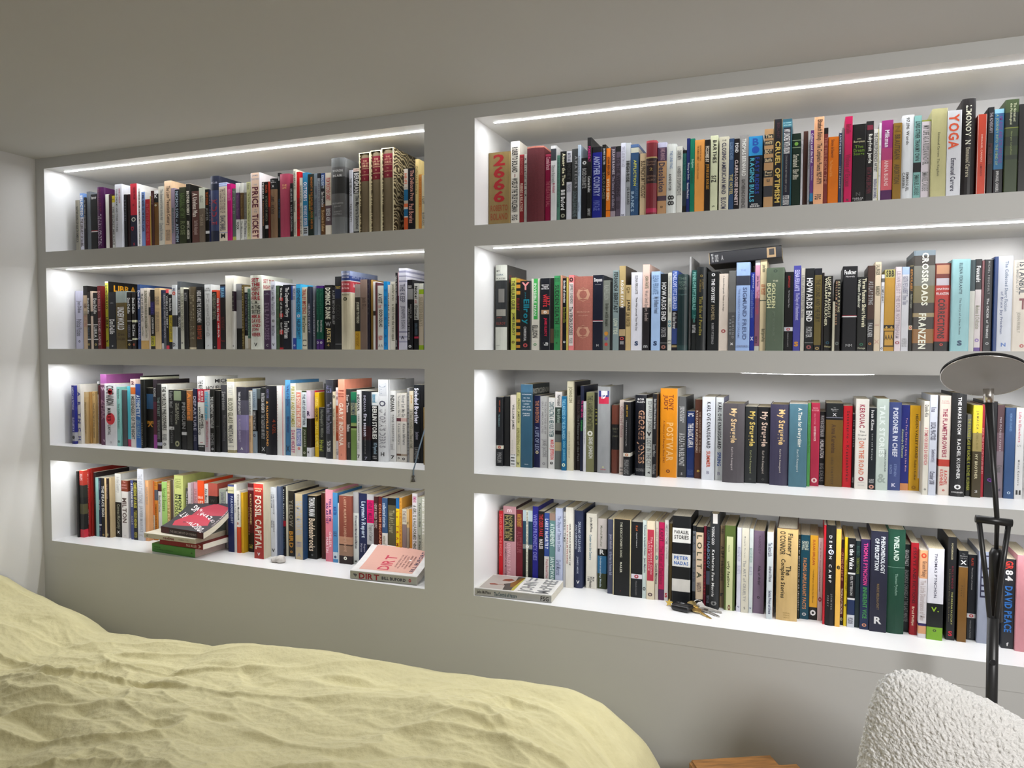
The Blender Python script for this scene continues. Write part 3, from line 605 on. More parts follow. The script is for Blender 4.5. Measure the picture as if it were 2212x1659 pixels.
L3 -18970 241 2355 933 1;36363a;;Serotonin@.1-.38:888|Michel Houellebecq@.45-.83:5a5a5e;charcoal paperback with grey lettering, third shelf, left bay
L3 -18664 311 2566 874 1;948a66;.04-.96:d8d4c4;LITERARY@.06-.22:aaa|BLOOD GLASS@.26-.6:776|by@.62-.66:444|NOSTALGIA@.64-.87:555|NORTON@.9-.92:888:h|>BLOOD GLASS@.06-.13:d8d0b8:.05-.95;tall thick olive paperback with white band, third shelf, left bay
L3 -18350 426 2286 984 1;4c4a58;.42-.65:8078a0,.65-1:6a6080,0-.2:2c2c34;THE LINE OF BEAUTY@.07-.42:ccc:.2-.42|ALAN HOLLINGHURST@.48-.83:a8a0b8:.2-.42|A@.91-.95:ccc:h;very thick charcoal paperback with pale blue band, third shelf, left bay
L3 -17920 109 2166 1092 0;c8a880;.01-.4:ccccc6;SHIRLEY HAZZARD@.02-.38:333|o@.4-.45:987:h|THE TRANSIT OF VENUS@.5-.82:a08868;
L3 -17808 157 2227 1149 0;84929c;.33-.66:111416;STRANGER@.05-.3:567|SHIRLEY HAZZARD@.35-.64:aaa|o@.7-.75:445:h;
L3 -17649 129 2217 1203 0;131313;0-.15:4c5454;;
L3 -17474 217 2263 1161 1;1a1d1e;;PATRICIA HIGHSMITH@.08-.38:bbb|THE TALENTED MR RIPLEY@.4-.78:999|X@.9-.96:aaa:h;black paperback with pale lettering, between slim black and very thick black, third shelf, left bay
L3 -17140 448 2348 1019 1 H;14141a;;HONKY-TONK@.05-.18:557:.15-.4|& NASHVILLE SOUND@.22-.88:d89848:.1-.32|4 U2L@.48-.7:783018:.7-.95;very thick black hardback with orange lettering, third shelf, left bay
L3 -16688 265 2362 1025 1;ccccc8;0-1:b02830:q;THE CAMBRIDGE HISTORY@.04-.8:a03038:.08-.2;white paperback with red band, third shelf, left bay
L3 -16420 211 2554 1128 1;5494c4;.25-1:40749c;The Map of the Journey@.06-.35:347|Ninth Symphony@.48-.7:347|X@.87-.95:234:h;tall blue paperback with blue lettering, third shelf, left bay
L3 -16136 213 2449 1038 1;d0ccc0;;PIRATES AND FARMERS@.04-.6:9a9440|DAVE HICKEY@.64-.96:a03468;tall white paperback with olive lettering, third shelf, left bay
L3 -15920 232 2222 1043 1;c8c8c4;.03-.56:c87868:e,.58-.84:5468a0:e;A SHOUT IN THE RUINS@.05-.55:e0d0c0|KEVIN POWERS@.6-.82:ccd|o@.86-.9:c84838:h;white paperback with red top, third shelf, left bay
L3 -15685 165 2206 1063 0;2c3818;.02-.55:c8d0d4;THE ART OF RECEPTION@.05-.52:334|JON HARRIS@.58-.85:998|o@.92-.96:998:h;
L3 -15517 168 2219 1071 0;1c1414;0-.42:ccb8c8,.86-1:c8c8cc;R@.31-.38:324:h|w@.91-.95:333;
L3 -15346 55 2209 1292 0;c01c30;.88-1:151515;all about love@.04-.3:d8a0a0|bell hooks@.6-.85:d8c0c0;
L3 -15288 178 2159 1204 1;d4ac14;;PATRICIA@.08-.22:e8d070|HIGHSMITH@.24-.44:554420|SMALL GAMES@.46-.85:e8d060;yellow paperback with pale yellow lettering, third shelf, left bay
L3 -15107 230 1659 1174 1;282a28;;Harlequin's Million@.04-.6:7a7c70|Hrabal@.65-.88:98a03c;short black paperback with pale lettering, third shelf, left bay
L3 -14875 74 2460 1167 0;14161a;;;
L3 -14688 299 2597 981 1 H;2c2d33;.75-.93:303236;AUSTER@.07-.17:668|The Road from Damascus@.28-.68:778|THE DAVIDSON@.77-.91:ccc:.25-.7;tall thick charcoal hardback with pale lettering, third shelf, left bay
L3 -14385 107 2212 925 0;c8bca0;;o@.05-.1:333:h|Four Prose@.25-.37:443|Elizabeth Hardwick@.42-.65:a87868;
L3 -14275 115 2347 944 0;d0c8c8;.25-.74:a84828;BAD TIME@.04-.17:b07878|THE END OF THE STORY@.35-.63:d0a088|LYDIA@.86-.94:555;
L3 -14157 245 2618 898 1;d48870;;THREE@.13-.15:7a2820:h|MONTH@.17-.19:7a2820:h|FEVER@.2-.22:7a2820:h|GARY INDIANA@.29-.83:ecd8c8|::@.92-.95:522:h;tall peach paperback with peach lettering, third shelf, left bay
L3 -13909 186 2305 986 0;30302e;;Scar Tissue@.08-.33:ccc:.1-.6|Indiana@.5-.6:ccc|Serpent@.75-.83:999;
L3 -13719 221 2220 959 1;6c8848;0-.16:1c6848,.16-.34:9a9c78,.34-.45:1c6048,.46-.5:8a9c60,.5-.53:241410,.53-.56:8aa060;RESENTMENT@.12-.35:345;green paperback with olive band, third shelf, left bay
L3 -13462 138 2290 910 0;cdcdcb;;INDIANA@.06-.3:333|gone tomorrow@.33-.72:888|a novel@.75-.83:999|7@.91-.96:222:h;
L3 -13321 317 2254 981 1;171a20;.5-.7:301418;INDIANA@.06-.3:99a:.25-.5|fire season@.32-.65:ccd:.25-.65|selected essays@.66-.9:777:.3-.5|7@.94-.98:889:h;thick black paperback with white lettering, third shelf, left bay
L3 -13002 247 2219 1051 1;151518;0-.19:c8ccce;Isherwood@.03-.15:38809c|BERLIN STORIES@.2-.68:dcdcd8|ND Paperbook@.73-.9:8aa0b0|69@.92-.97:888;black paperback with white top, between thick black and thick white, third shelf, left bay
L3 -12752 355 2628 1063 1 H;c8cacc;.03-.2:aeb0b4:e;INDIANA@.04-.18:77808a|O@.25-.33:444455|UTOPIA'S DEBRIS@.36-.83:8a8a90|H@.88-.93:333:h;tall thick white hardback with pale grey top, third shelf, left bay
L3 -12394 209 2277 1167 1;cdcdcb;;INDIANA@.06-.3:333|gone tomorrow@.33-.72:888|a novel@.75-.83:999|7@.91-.96:222:h;white paperback with dark lettering, between thick white and white, third shelf, left bay
L3 -12181 165 2200 1219 0;c8c4bc;.36-.41:5a3038,.88-.91:5c4030;The Remains of the Day@.03-.35:777|Kazuo Ishiguro@.44-.75:777|o@.93-.96:222:h;
L3 -12012 205 2206 1198 1;c8c4bc;.36-.41:c0a098,.88-.91:987;Never Let Me Go@.03-.35:777|Kazuo Ishiguro@.44-.75:777|o@.93-.97:222:h;white paperback with dark lettering, between white and very slim grey, third shelf, left bay
L3 -11803 82 2375 1234 0;8c8c8e;;ONE ADMIT ME REPENTED@.06-.9:555;
L3 -11717 152 2276 1216 0;cac0a8;.25-1:b0a898;Jackson@.05-.17:b08850|A Time of HANDS in a Time of FAME@.27-.8:776;
L3 -11561 225 2484 1214 1;10141a;;Soledad Brother@.04-.5:dde|Jackson@.6-.7:889|LAWRENCE@.8-.95:777;tall black paperback with white lettering, third shelf, left bay
L3 -11333 114 2478 1228 0;0d0e12;;;
L3 -11085 120 1799 972 0;80683c;;;
L4 -25758 92 2533 722 0;161616;;;
L4 -25663 209 2556 773 1;222;0-.22:a83428,.22-.4:2a2a26,.5-.65:504c34,.88-1:c03040;MAPS@.05-.15:caa;tall black paperback with red top, bottom shelf, left bay
L4 -25451 55 2598 953 0;8e1c1c;;THE STELLAR@.05-.28:ddc|MORNING SLATE@.3-.5:b87060|KATE MARSDEN@.6-.82:caa|o@.93-.96:c66:h;
L4 -25393 55 2616 1032 0;781810;;;
L4 -25335 106 2455 1113 1;241c1c;;WAR AND@.3-.5:5a2824;tall slim black paperback with dark red lettering, bottom shelf, left bay
L4 -25226 140 2265 1103 0;88b4b0;;;
L4 -25083 99 2260 1116 0;18213c;.79-.81:ccc;THE MANDIBLES@.05-.2:778|War after@.37-.55:aaa|T@.85-.9:889:h;
L4 -24981 189 2258 1138 0;151512;;THE PEACE SIGN@.13-.66:ccc|o@.95-.98:ca6:h;
L4 -24788 112 2275 1128 0;d4b888;;;
L4 -24672 89 2272 1106 0;201414;;THE GREAT LEADER@.1-.35:877|o@.93-.97:bb8:h;
L4 -24580 99 2291 1151 1;b09c78;;;very slim beige paperback with plain spine, bottom shelf, left bay
L4 -24478 305 2436 1321 1;181614;0-.45:ccccc8;In the Country@.05-.3:999|Cormac McCarthy@.48-.87:887|X@.9-.94:ddd:h;tall thick black paperback with white top, bottom shelf, left bay
L4 -24122 326 2200 1292 1;d0ccc8;0-.19:743420;THE@.02-.04:c99:h|KENNEDY@.07-.09:c99:h|EDITION@.12-.14:c99:h|MILTON@.3-.74:554440|o@.94-.97:aaa:h;thick white paperback with brown top, bottom shelf, left bay
L4 -23793 55 1990 1538 0;16161a;;ALBERT MURRAY@.2-.9:556;
L4 -23619 152 2243 1258 0;3a4474;;A STRANGE MASS@.05-.45:ccc|ALICE M@.6-.75:889;
L4 -23464 220 2258 1237 0;151518;;CONFESSIONS OF A MASK@.04-.47:b8b040|YUKIO MISHIMA@.5-.8:a8a040|NORTON@.87-.96:a8a040;
L4 -23240 317 2698 1222 1;c0c2c8;;THE INFATUATIONS@.07-.48:9a9ca4|JAVIER MARIAS@.51-.88:9a9ca4|K@.91-.95:aaa;tall thick white paperback with grey lettering, bottom shelf, left bay
L4 -22919 161 2278 1286 0;d8a070;;ALEJANDRO@.1-.4:987|o@.92-.96:c76:h;
L4 -22755 55 2225 1500 0;c86830;.58-.94:ccc8bc;Javier Marias@.1-.45:8a3010|A Heart So White@.6-.86:665|o@.95-.98:335:h;
L4 -22697 143 2212 1502 1;c07c30;.14-.32:4c5460;Javier@.02-.04:542:h|Marias@.05-.07:542:h|TOMORROW IN THE BATTLE@.38-.9:8a4c1c;slim orange paperback with navy band, bottom shelf, left bay
L4 -22551 170 2125 1539 0;c8c4c4;0-.13:401820;Mansfield Stories@.2-.5:776;
L4 -22377 273 2217 1539 1;98c06c;;Natsuki Ikezawa@.1-.5:5c7c3c;thick green paperback with green lettering, bottom shelf, left bay
L4 -22099 148 2289 1525 0;a08850;;THE BLUEST FLOWER@.03-.9:d0b888;
L4 -21949 158 2318 1545 0;4a3c30;0-1:c8c4b8:q;;
L4 -21730 425 2522 1494 1;bcc478;;KARNIK@.05-.2:88904c|MONTR@.28-.65:223018:.5-.85|IN EVOLUTION@.28-.8:223018:.12-.45;tall very thick pale yellow paperback with black lettering, bottom shelf, left bay
L4 -21217 111 2061 1548 0;3c3a34;;The Reader@.05-.4:aaa;
L4 -21102 150 2265 1524 0;b8acb0;;;
L4 -20948 99 2292 1508 0;a89098;;HIROSHIMA@.1-.5:776;
L4 -20846 185 2306 1540 0;b88890;;SPRINGFIELD@.1-.5:966;
L4 -20657 301 2385 1530 1;e04c1c;;DEAR@.24-.28:e8d0c0:h|LIFE@.31-.35:e8d0c0:h;thick orange paperback with peach lettering, bottom shelf, left bay
L4 -20353 179 2269 1549 0;ccccc8;;Alice Munro@.07-.3:333;
L4 -20124 416 2330 1496 1;a04c40;.2-1:181816;W@.25-.3:333:h;very thick red paperback with black band, bottom shelf, left bay
L4 -19666 322 2136 1525 1;8c9488;;Jonathan Raban@.05-.3:556;thick grey paperback with dark lettering, bottom shelf, left bay
L4 -19340 77 2067 1518 0;c8ccd0;;;
L4 -18994 277 2399 1221 1;1c2654;.01-.03:445080,.03-.13:bdb890;NATION@.08-.1:554:h|PARADISE LOST@.17-.58:98a0b8:.5-.85;thick navy paperback with pale blue lettering, after very slim white one, bottom shelf, left bay
L4 -18713 121 2423 1214 0;ccccc8;;SYLVIA@.27-.42:777;
L4 -18588 147 2199 1197 0;d0ccc4;.58-1:c04828;Ottessa Moshfegh@.05-.47:333|o@.5-.55:a03820;
L4 -18438 105 2140 1247 1;c89c20;;THE LINE OF@.25-.6:6a5010:.1-.3;slim orange paperback with tan brown lettering, bottom shelf, left bay
L4 -18329 246 2443 1473 1;50141c;.72-1:241814,.06-.1:a08088;ALWAYS ASTONISHED@.15-.6:d8c890:.4-.7|DIANA ARTERIAN@.35-.75:a08070:.1-.3|SW@.89-.95:a8a040;tall dark red paperback with black base, bottom shelf, left bay
L4 -17561 398 2599 864 1 Pd8d0b8 Wc0b8a0;9a2c24;0-.08:c83028;ANDREAS@.06-.08:dca:h|MALM@.09-.11:dca:h|FOSSIL CAPITAL@.16-.88:e0d8c8|V@.92-.96:ddd:h;tall thick red paperback with white lettering, bottom shelf, left bay
L4 -17160 216 2427 1240 1;c8ccd4;;THE PROGRESS OF@.1-.39:445:.5-.75|THIS STORM@.1-.3:445:.15-.4|ANDREAS@.48-.64:445:.5-.75|MALM@.48-.58:445:.15-.4|V@.88-.93:222:h;white paperback with dark lettering, between thick red and slim slate blue, bottom shelf, left bay
L4 -16941 155 2457 1306 0;4c5870;;;
L4 -16783 72 2432 1434 1;15151a;.49-.57:901828;Haruki Murakami@.04-.48:ddd|South of the Border@.59-.9:2a4a64;tall very slim black paperback with white lettering, bottom shelf, left bay
L4 -16708 72 2452 1486 0;bcb8a4;;;
L4 -16633 245 2283 1520 1;26221c;;YELLOW@.13-.55:7a7468|BIRD@.61-.87:c08428|o@.91-.95:c08428:h;black paperback with tan lettering, bottom shelf, left bay
L4 -16210 368 2255 1304 1 Pc8b898;223c5c;0-1:b0a080:e;THE MAGIC MOUNTAIN@.1-.63:98a0b0|MANN@.73-.81:889|A@.9-.96:889:h;thick navy paperback with cream band, bottom shelf, left bay
L4 -15839 371 2191 1525 1 Pd0b890;141410;;THOMAS MANN@.03-.33:ddd|Buddenbrooks@.36-.88:dcc8b0|o@.92-.95:777:h;thick black paperback with cream lettering, bottom shelf, left bay
L4 -15373 163 2274 1658 0;401a14;0-.9:8c3c24:q;;
L4 -15073 306 2451 1464 1;cc7484;0-.4:d890a0;TELL ME I'M@.12-.44:48206c:.5-.8|AN ARTIST@.18-.48:48206c:.1-.4|CHELSEA@.58-.8:e8c8d0:.5-.8|MARTIN@.66-.88:e8c8d0:.1-.4;tall thick red paperback with dusty pink top, bottom shelf, left bay
L4 -14763 193 2367 1441 1;4480b0;.85-.95:b8c8d0;MARTIN@.2-.32:248|SEX@.55-.63:346|@@.9-.94:346:h;blue paperback with blue lettering, bottom shelf, left bay
L4 -14566 62 2024 1449 0;ccc;;;
L4 -14501 501 2298 1413 1;84483c;0-.6:7a4034,.6-.71:a87c64,.71-.73:3c241c,.73-.88:8a6c58,.88-1:241818;LARRY McMURTRY LONESOME DOVE@.02-.82:b89078:.4-.6|o@.89-.94:ddc:h;very thick red paperback with dark red top, bottom shelf, left bay
L4 -13997 201 2432 1499 1;c8ccc8;0-.29:98989a;Wittgenstein's Mistress David Markson@.32-.78:445|M@.94-.97:333:h;tall white paperback with grey top, bottom shelf, left bay
L4 -13793 318 2403 1529 1;1c2448;;Laymen's Report@.11-.62:bbc8d8|Eugene@.7-.82:99a:.55-.8|Marten@.7-.82:99a:.2-.45;thick navy paperback with pale blue lettering, between white and pale grey, bottom shelf, left bay
L4 -13471 267 2397 1505 1;a4a4a6;.08-.4:c0105c,.7-1:1c1c28;HENRY MILLER@.1-.39:701040|Tropic of Cancer@.42-.65:666;pale grey paperback with magenta top, bottom shelf, left bay
L4 -13200 152 2343 1492 0;381818;;HENRY MILLER TROPIC@.1-.45:988;
L4 -13045 140 2347 1523 0;581c1c;;COLUM McCANN@.1-.7:c08060;
L4 -12901 194 2310 1512 1;2c486c;.5-1:c8c8c4;collected stories@.07-.42:aab8c8|michael@.54-.66:887;blue paperback with white base, bottom shelf, left bay
L4 -12702 311 2322 1544 1;4c4834;0-.1:141414;The Art Lover@.17-.5:888468;thick olive paperback with olive lettering, bottom shelf, left bay
L4 -12387 128 2351 1518 0;d4b818;0-.15:1c5c94;Le TRAMP@.18-.75:983018;
L4 -12256 95 2368 1515 0;c89038;;ROGER NORMAND@.05-.7:a86c20;
L4 -12157 161 2002 1528 0;84807c;0-.25:c8c4b4,.25-1:7c6c6c;THE BEST@.03-.22:766;
L4 -11992 91 2013 1522 0;c0a070;.3-1:887c70;W@.2-.26:553:h;
L4 -11898 99 2015 1548 0;b87c28;;;
L4 -11795 190 2538 1537 1;ccc8cc;;EIMEAR@.04-.12:a03468|A GIRL IS A HALF-FORMED THING@.15-.72:554;tall white paperback with dark lettering, bottom shelf, left bay
L4 -11601 164 2433 1520 0;989c90;;Pathways to Bliss@.08-.4:444|Jack Whelan@.5-.7:444;
L4 -11432 120 2457 1503 0;b4b4a4;;FIDO HELPERS@.03-.5:ddd|....@.56-.68:222;
R1 -8907 689 2275 986 1;8a7448;;2@0.028-0.175:9c1a20:h|6@0.184-0.332:9c1a20:h|6@0.341-0.489:9c1a20:h|6@0.498-0.645:9c1a20:h|ROBERTO@0.664-0.774:8c4a28:h|BOLANO@0.774-0.885:8c4a28:h;very thick tan paperback with red lettering, top shelf, right bay
R1 -8215 277 2551 1015 1 Wd0ccc0;d4d0c4;;ROBERTO BOLANO@0.065-0.353:222|WOES OF THE TRUE POLICEMAN@0.418-0.807:222|l@0.371-0.408:702030:h|FSG@0.835-0.9:444;tall thick white paperback with black lettering, top shelf, right bay
R1 -7934 133 2146 1015 0;7c2428;0.0-0.018:a02c34;ELIZABETH HARDWICK@0.046-0.274:a05050|FRIENDS & RELATIONS@0.384-0.768:d0b0a0;
R1 -7797 95 2152 1030 0;c4c4bc;;A Biteful of L.A.@0.046-0.594:222;
R1 -7657 517 2308 903 1 H;5c262c;0.0-0.019:c07868;;very thick dark red hardback with plain spine, top shelf, right bay
R1 -7135 192 2078 996 1;86103c;0.0-0.027:b03858;Connie Bruck@0.037-0.219:d8a8b0|THE PREDATORS' BALL@0.365-0.722:b05868;magenta paperback with red lettering, top shelf, right bay
R1 -6939 162 2285 915 1 Wbbb;c8c8c8;0.037-0.185:34363c;Simone Rakowski@0.241-0.464:888|My Husband@0.464-0.584:b06070;white paperback with charcoal top, top shelf, right bay
R1 -6775 89 2018 989 0;4c7868;;THE ROAD IN THE STORM@0.027-0.729:3c5c54;
R1 -6681 183 2119 992 1;141414;;Among the Thugs@0.027-0.458:ddd8b8|Bill Buford@0.513-0.787:ddd|o@0.833-0.888:887:h;black paperback with white lettering, between very slim green and slim white, top shelf, right bay
R1 -6494 155 2105 999 0;c4c4cc;0.146-0.411:101012,0.009-0.137:c8c8cc;MARTIN AMIS@0.018-0.137:667|MONEY@0.165-0.384:333|THE NOVELS@0.439-0.548:778;
R1 -6336 200 2162 1003 1;3c3e3e;;AMATEURS@0.092-0.513:999:.45-.85|DONALD BARTHELME@0.55-0.889:5c6a6c;charcoal paperback with pale lettering, top shelf, right bay
R1 -6132 79 2234 906 0;a8b8c8;;Presidents and the Dead@0.139-0.389:667|Introduction@0.722-0.834:667;
R1 -6050 189 1873 978 1;16161a;0.027-0.127:2a2a2a;BACKED COUSIN BETTE@0.154-0.453:aaa|o@0.045-0.1:ccc:h;short black paperback with pale lettering, top shelf, right bay
R1 -5857 119 2411 908 1;131313;;PORNOCRACY@0.102-0.279:c02078|Catherine Breillat@0.447-0.633:ccc|SEMIOTEXT@0.82-0.904:aaa;slim black paperback with white lettering, between black and thick blue, top shelf, right bay
R1 -5734 281 2151 978 1;18207c;0.0-0.073:16161a;ANOTHER COUNTRY@0.119-0.642:98a0c8|VINTAGE@0.688-0.826:5a64a8;thick blue paperback with pale blue lettering, top shelf, right bay
R1 -5449 104 2196 989 0;141412;;JAMES SALTER@0.046-0.257:bbb|SOLO FACES@0.349-0.689:665;
R1 -5341 128 2088 1011 0;d0701c;0.821-0.83:4a2010;JOHN BERGER@0.109-0.365:3a1a10|WAYS OF SEEING@0.401-0.693:e8d8b0;
R1 -5210 141 2122 1006 1;3c343e;0.841-1:8c8088;JULIAN BARNES@0.027-0.366:b0a8b0|The Sense of an Ending@0.384-0.804:8a8290;slim charcoal paperback with pale lettering, top shelf, right bay
R1 -5065 144 2125 1030 0;544a58;0.0-0.073:161618;TO THE WEDDING@0.137-0.657:2a242e|BERGER@0.712-0.821:332c36;
R1 -4917 135 2197 1004 0;c8cad8;;THE GLASS IN THE CAGE@0.046-0.303:99a|X@0.89-0.917:223;
R1 -4778 131 2183 1003 0;8c9094;0.0-0.22:b0b4b8;HIGH-RISE@0.229-0.495:1c1c1c|J.G. BALLARD@0.55-0.779:3a3c3e;
R1 -4644 222 2136 1009 1 P888;2c4a6c;0.046-0.11:b8b8a8,0.0-0.037:4a6490;AFFLICTION@0.201-0.539:c8c850:.4-.75|RUSSELL@0.503-0.713:4c6c8c:.6-.95|BANKS@0.603-0.869:8ca4b8:.1-.5;blue paperback with pale yellow lettering, top shelf, right bay
R1 -4384 188 1860 1014 1;c0aa88;;BULFINCH'S MYTHOLOGY@0.108-0.658:554838;short beige paperback with dark brown lettering, top shelf, right bay
R1 -4192 287 2158 927 1 H;6c2028;0.0-0.028:a04048,0.203-0.221:9a8658,0.221-0.535:241416,0.848-0.903:a02848;Samuel@0.249-0.277:6c5040:h|Butler@0.286-0.313:6c5040:h|2@0.341-0.378:98804c:h|EREWHON@0.433-0.461:6c5040:h|OBLOMOV@0.479-0.507:6c5040:h;thick dark red hardback with black band, top shelf, right bay
R1 -3902 251 2107 1005 1;b08a64;0.0-0.064:b0b0c8,0.064-0.238:44304c,0.685-0.749:4a3c48;JAMES McMANUS@0.073-0.228:9c7c88|Desolation@0.256-0.64:3c3848|o@0.813-0.841:222:h;beige paperback with purple top, top shelf, right bay
R1 -3647 262 2034 1006 1 H;c8ccc8;;THE UNDYING@0.091-0.328:7088a8:.35-.65|ANNE BOYER@0.391-0.619:444:.25-.55|88@0.673-0.819:333;white hardback with pale blue lettering, top shelf, right bay
R1 -3381 156 1953 991 0;c8c8c0;;ZADIE SMITH@0.054-0.182:555|A HANDBOOK OF DISAPPOINTED FATE@0.272-0.672:555;
R1 -3221 103 1845 1017 0;141614;0.045-0.585:1c4c50,0.585-0.81:26323c;DEATH & THE DANCER@0.054-0.45:2c6a5c;
R1 -3114 92 2148 1006 0;16245c;;Waiting for Godot@0.302-0.512:c8c8d0|Samuel Beckett@0.549-0.75:c8c8d0;
R1 -3018 118 2127 989 0;0c6c54;;Endgame@0.256-0.366:9cc8b8|Samuel Beckett@0.394-0.568:0c4c3c;
R1 -2897 258 2076 985 1;cc8c44;;HONORE DE BALZAC@0.073-0.274:6a4420:.52-.68|THE HUMAN COMEDY@0.073-0.274:5a3818:.25-.45|SELECTED STORIES@0.292-0.503:8a5c2c:.25-.42;orange paperback with tan brown lettering, top shelf, right bay
R1 -2634 140 2057 974 0;17120e;;FICCIONES BY@0.082-0.292:c8c0b0|JORGE LUIS BORGES@0.311-0.64:a87828;
R1 -2490 193 2152 991 1;c4c8a8;;BARTHES@0.055-0.339:222:.35-.85|S/Z@0.486-0.577:222:.2-.85|pb@0.852-0.88:222:h;ivory paperback with black lettering, top shelf, right bay
R1 -2257 245 2092 971 1;c0bca8;;THE@0.037-0.055:555:h|CLOSING@0.073-0.293:445:.3-.75|OF THE@0.293-0.311:555:.4-.6|AMERICAN MIND@0.311-0.723:445:.3-.75|BLOOM@0.76-0.906:445:.25-.8;ivory paperback with dark lettering, top shelf, right bay
R1 -2008 128 2027 980 0;2c4464;;ELIZABETH BOWEN@0.046-0.274:6c84a0|THE HOTEL@0.456-0.73:b8a868;
R1 -1876 130 2009 974 0;141012;;POND@0.055-0.182:c8c8c8|CLAIRE-LOUISE BENNETT@0.274-0.866:c8b8b8;
R1 -1742 223 2092 987 1;8c8a88;;THOMAS BERNHARD@0.046-0.512:d8d8d4:.3-.75|GATHERING EVIDENCE@0.548-0.905:3c3a38:.3-.7;grey paperback with white lettering, top shelf, right bay
R1 -1515 348 2034 991 1 W2874b0;121a24;0.0-0.246:2c88c0;EASY RIDERS@0.264-0.738:1c3888:.5-.8|RAGING BULLS@0.273-0.838:48a0b8:.12-.45|PETER@0.857-0.875:ccc:.1-.6:h|BISKIND@0.879-0.902:ccc:.1-.8:h|B@0.027-0.118:1c4c9c:h|@@0.128-0.219:1848a0:h;thick black paperback with blue top, top shelf, right bay
R1 -1124 221 2170 925 1;a8845c;0.065-0.111:28282a,0.138-0.194:28282a,0.24-0.295:28282a,0.341-0.397:28282a,0.489-0.572:28282a,0.673-0.802:343438;The@0.069-0.106:ccb890:h|WHITE@0.148-0.184:ccb890:h|BOY@0.244-0.291:ccb890:h|Shuffle@0.346-0.392:ccb890:h|Paul@0.498-0.526:ccb890:h|Beatty@0.535-0.563:ccb890:h|u@0.59-0.627:333:h;tan paperback with charcoal band, top shelf, right bay
R1 -898 210 2399 937 1;17151a;0.0-1:8c7444:r;BERLANT@0.037-0.204:3c2028:.4-.7|CRUEL OPTIMISM@0.232-0.892:c8ac58:.25-.85;black paperback with tan band, top shelf, right bay
R1 -684 232 2377 927 1;26505e;0.093-1:141424:i,0.028-0.084:3a7080;MY DINNER@0.037-0.046:acc:h|WITH ANDRE@0.06-0.074:acc:h|MY LUNCHES WITH ORSON@0.111-0.371:ccc|CONVERSATIONS BETWEEN HENRY JAGLOM@0.381-0.78:777:.3-.55|PETER BISKIND@0.817-0.919:bbb;teal paperback with black band, top shelf, right bay
R1 -449 211 2001 980 1;0e2418;0.082-0.091:8a9a80,0.173-0.182:8a9a80;@@@0.109-0.155:6a9a3c:h|Saraband@0.264-0.428:b8b8a8|Eliot Bliss@0.455-0.583:b8b8a8;black paperback with pale lettering, top shelf, right bay
R1 -235 55 1818 1024 0;c4c4c8;;JACK JONES@0.045-0.179:888;
R1 -177 111 2076 1134 0;4c3028;0.0-0.018:4c3028;;
R1 -64 55 1819 1000 0;d0d0d2;;HONORE DE BALZAC The Vendetta@0.027-0.406:888|o@0.84-0.867:888:h;
R1 -6 79 2014 869 1;5c3474;0.784-0.885:24709c,0.885-1:16161c;Culture and the Real@0.037-0.406:d8d0dc|Catherine Belsey@0.443-0.627:a098a8;very slim purple paperback with blue base, top shelf, right bay
R1 77 228 2329 861 1;d8a078;;Elizabeth Bishop / The Complete Poems 1927-1979@0.028-0.718:3c2c24|FSG@0.83-0.886:333;peach paperback with brown lettering, top shelf, right bay
R1 308 100 2071 980 0;70302c;0.0-0.073:161414;THE FIRE NEXT TIME@0.11-0.685:a06858;
R1 412 247 1838 1008 1;cc6c0c;;Simone de Beauvoir@0.036-0.288:5c2c10:.3-.6|The Prime of Life@0.315-0.54:d89850:.2-.45;short orange paperback with brown lettering, top shelf, right bay
R1 663 65 1992 1029 0;2c3858;0.0-0.036:ccc;ANTIGONE@0.054-0.299:c8ccd8|Jean Anouilh@0.453-0.725:ccc;
R1 732 55 2041 1016 0;8c8c90;;;
R1 790 172 2278 901 1;b0104c;;Bataille@0.083-0.186:781030|Visions of Excess@0.408-0.761:780c34|x@0.891-0.918:333:h;magenta paperback with magenta lettering, top shelf, right bay
R1 966 314 2083 977 1;0e0e0e;;John@0.165-0.183:bbb890:h|Berryman@0.192-0.224:bbb890:h|The@0.247-0.283:5c7c1c:h|Dream@0.288-0.329:5c7c1c:h|Songs@0.334-0.375:5c7c1c:h|N@0.805-0.85:444:h|FARRAR@0.869-0.887:aaa:h|STRAUS@0.891-0.905:aaa:h;thick black paperback with pale lettering, top shelf, right bay
R1 1284 167 2146 1026 1;1a181a;0.046-0.1:6c1830:e;Rubyfruit Jungle@0.146-0.484:d8d8d0|RITA MAE BROWN@0.529-0.83:581828;black paperback with white lettering, between thick black and slim white, top shelf, right bay
R1 1455 113 1937 1025 0;ccccc8;0.0-1:d0c868:q;THE CORRESPONDENCE ARTIST@0.045-0.542:333|BARBARA BROWNING@0.632-0.876:336;
R1 1572 55 2076 1015 0;d0d0d0;;SOPHIA@0.182-0.637:999;
R1 1630 255 2124 1016 1;a83868;0.0-0.319:8c2870,0.319-0.456:a03868,0.456-0.803:c05860,0.803-1:481c4c;Milkman@0.11-0.31:d8c8d8:.3-.7|ANNA BURNS@0.456-0.757:d8b0b0:.3-.65;magenta paperback with pink band, top shelf, right bay
R1 1889 185 2026 979 1;806018;;BRAUTIGAN@0.137-0.438:4c3810|ABORTION@0.492-0.729:4c3810|N@0.027-0.109:6a5010;tan brown paperback with tan brown lettering, top shelf, right bay
R1 2079 262 2194 1019 1 H;ccd0d4;;97,196 Words@0.027-0.329:444:.3-.6|EMMANUEL@0.631-0.842:444:.4-.65|CARRERE@0.631-0.805:444:.1-.33;white hardback with dark lettering, top shelf, right bay
R1 2344 155 2156 982 1;78a8a4;0.522-0.632:16181a;LIVES OTHER THAN MY OWN@0.064-0.504:243438|EMMANUEL CARRERE@0.66-0.889:345450;slim pale teal paperback with black band, top shelf, right bay
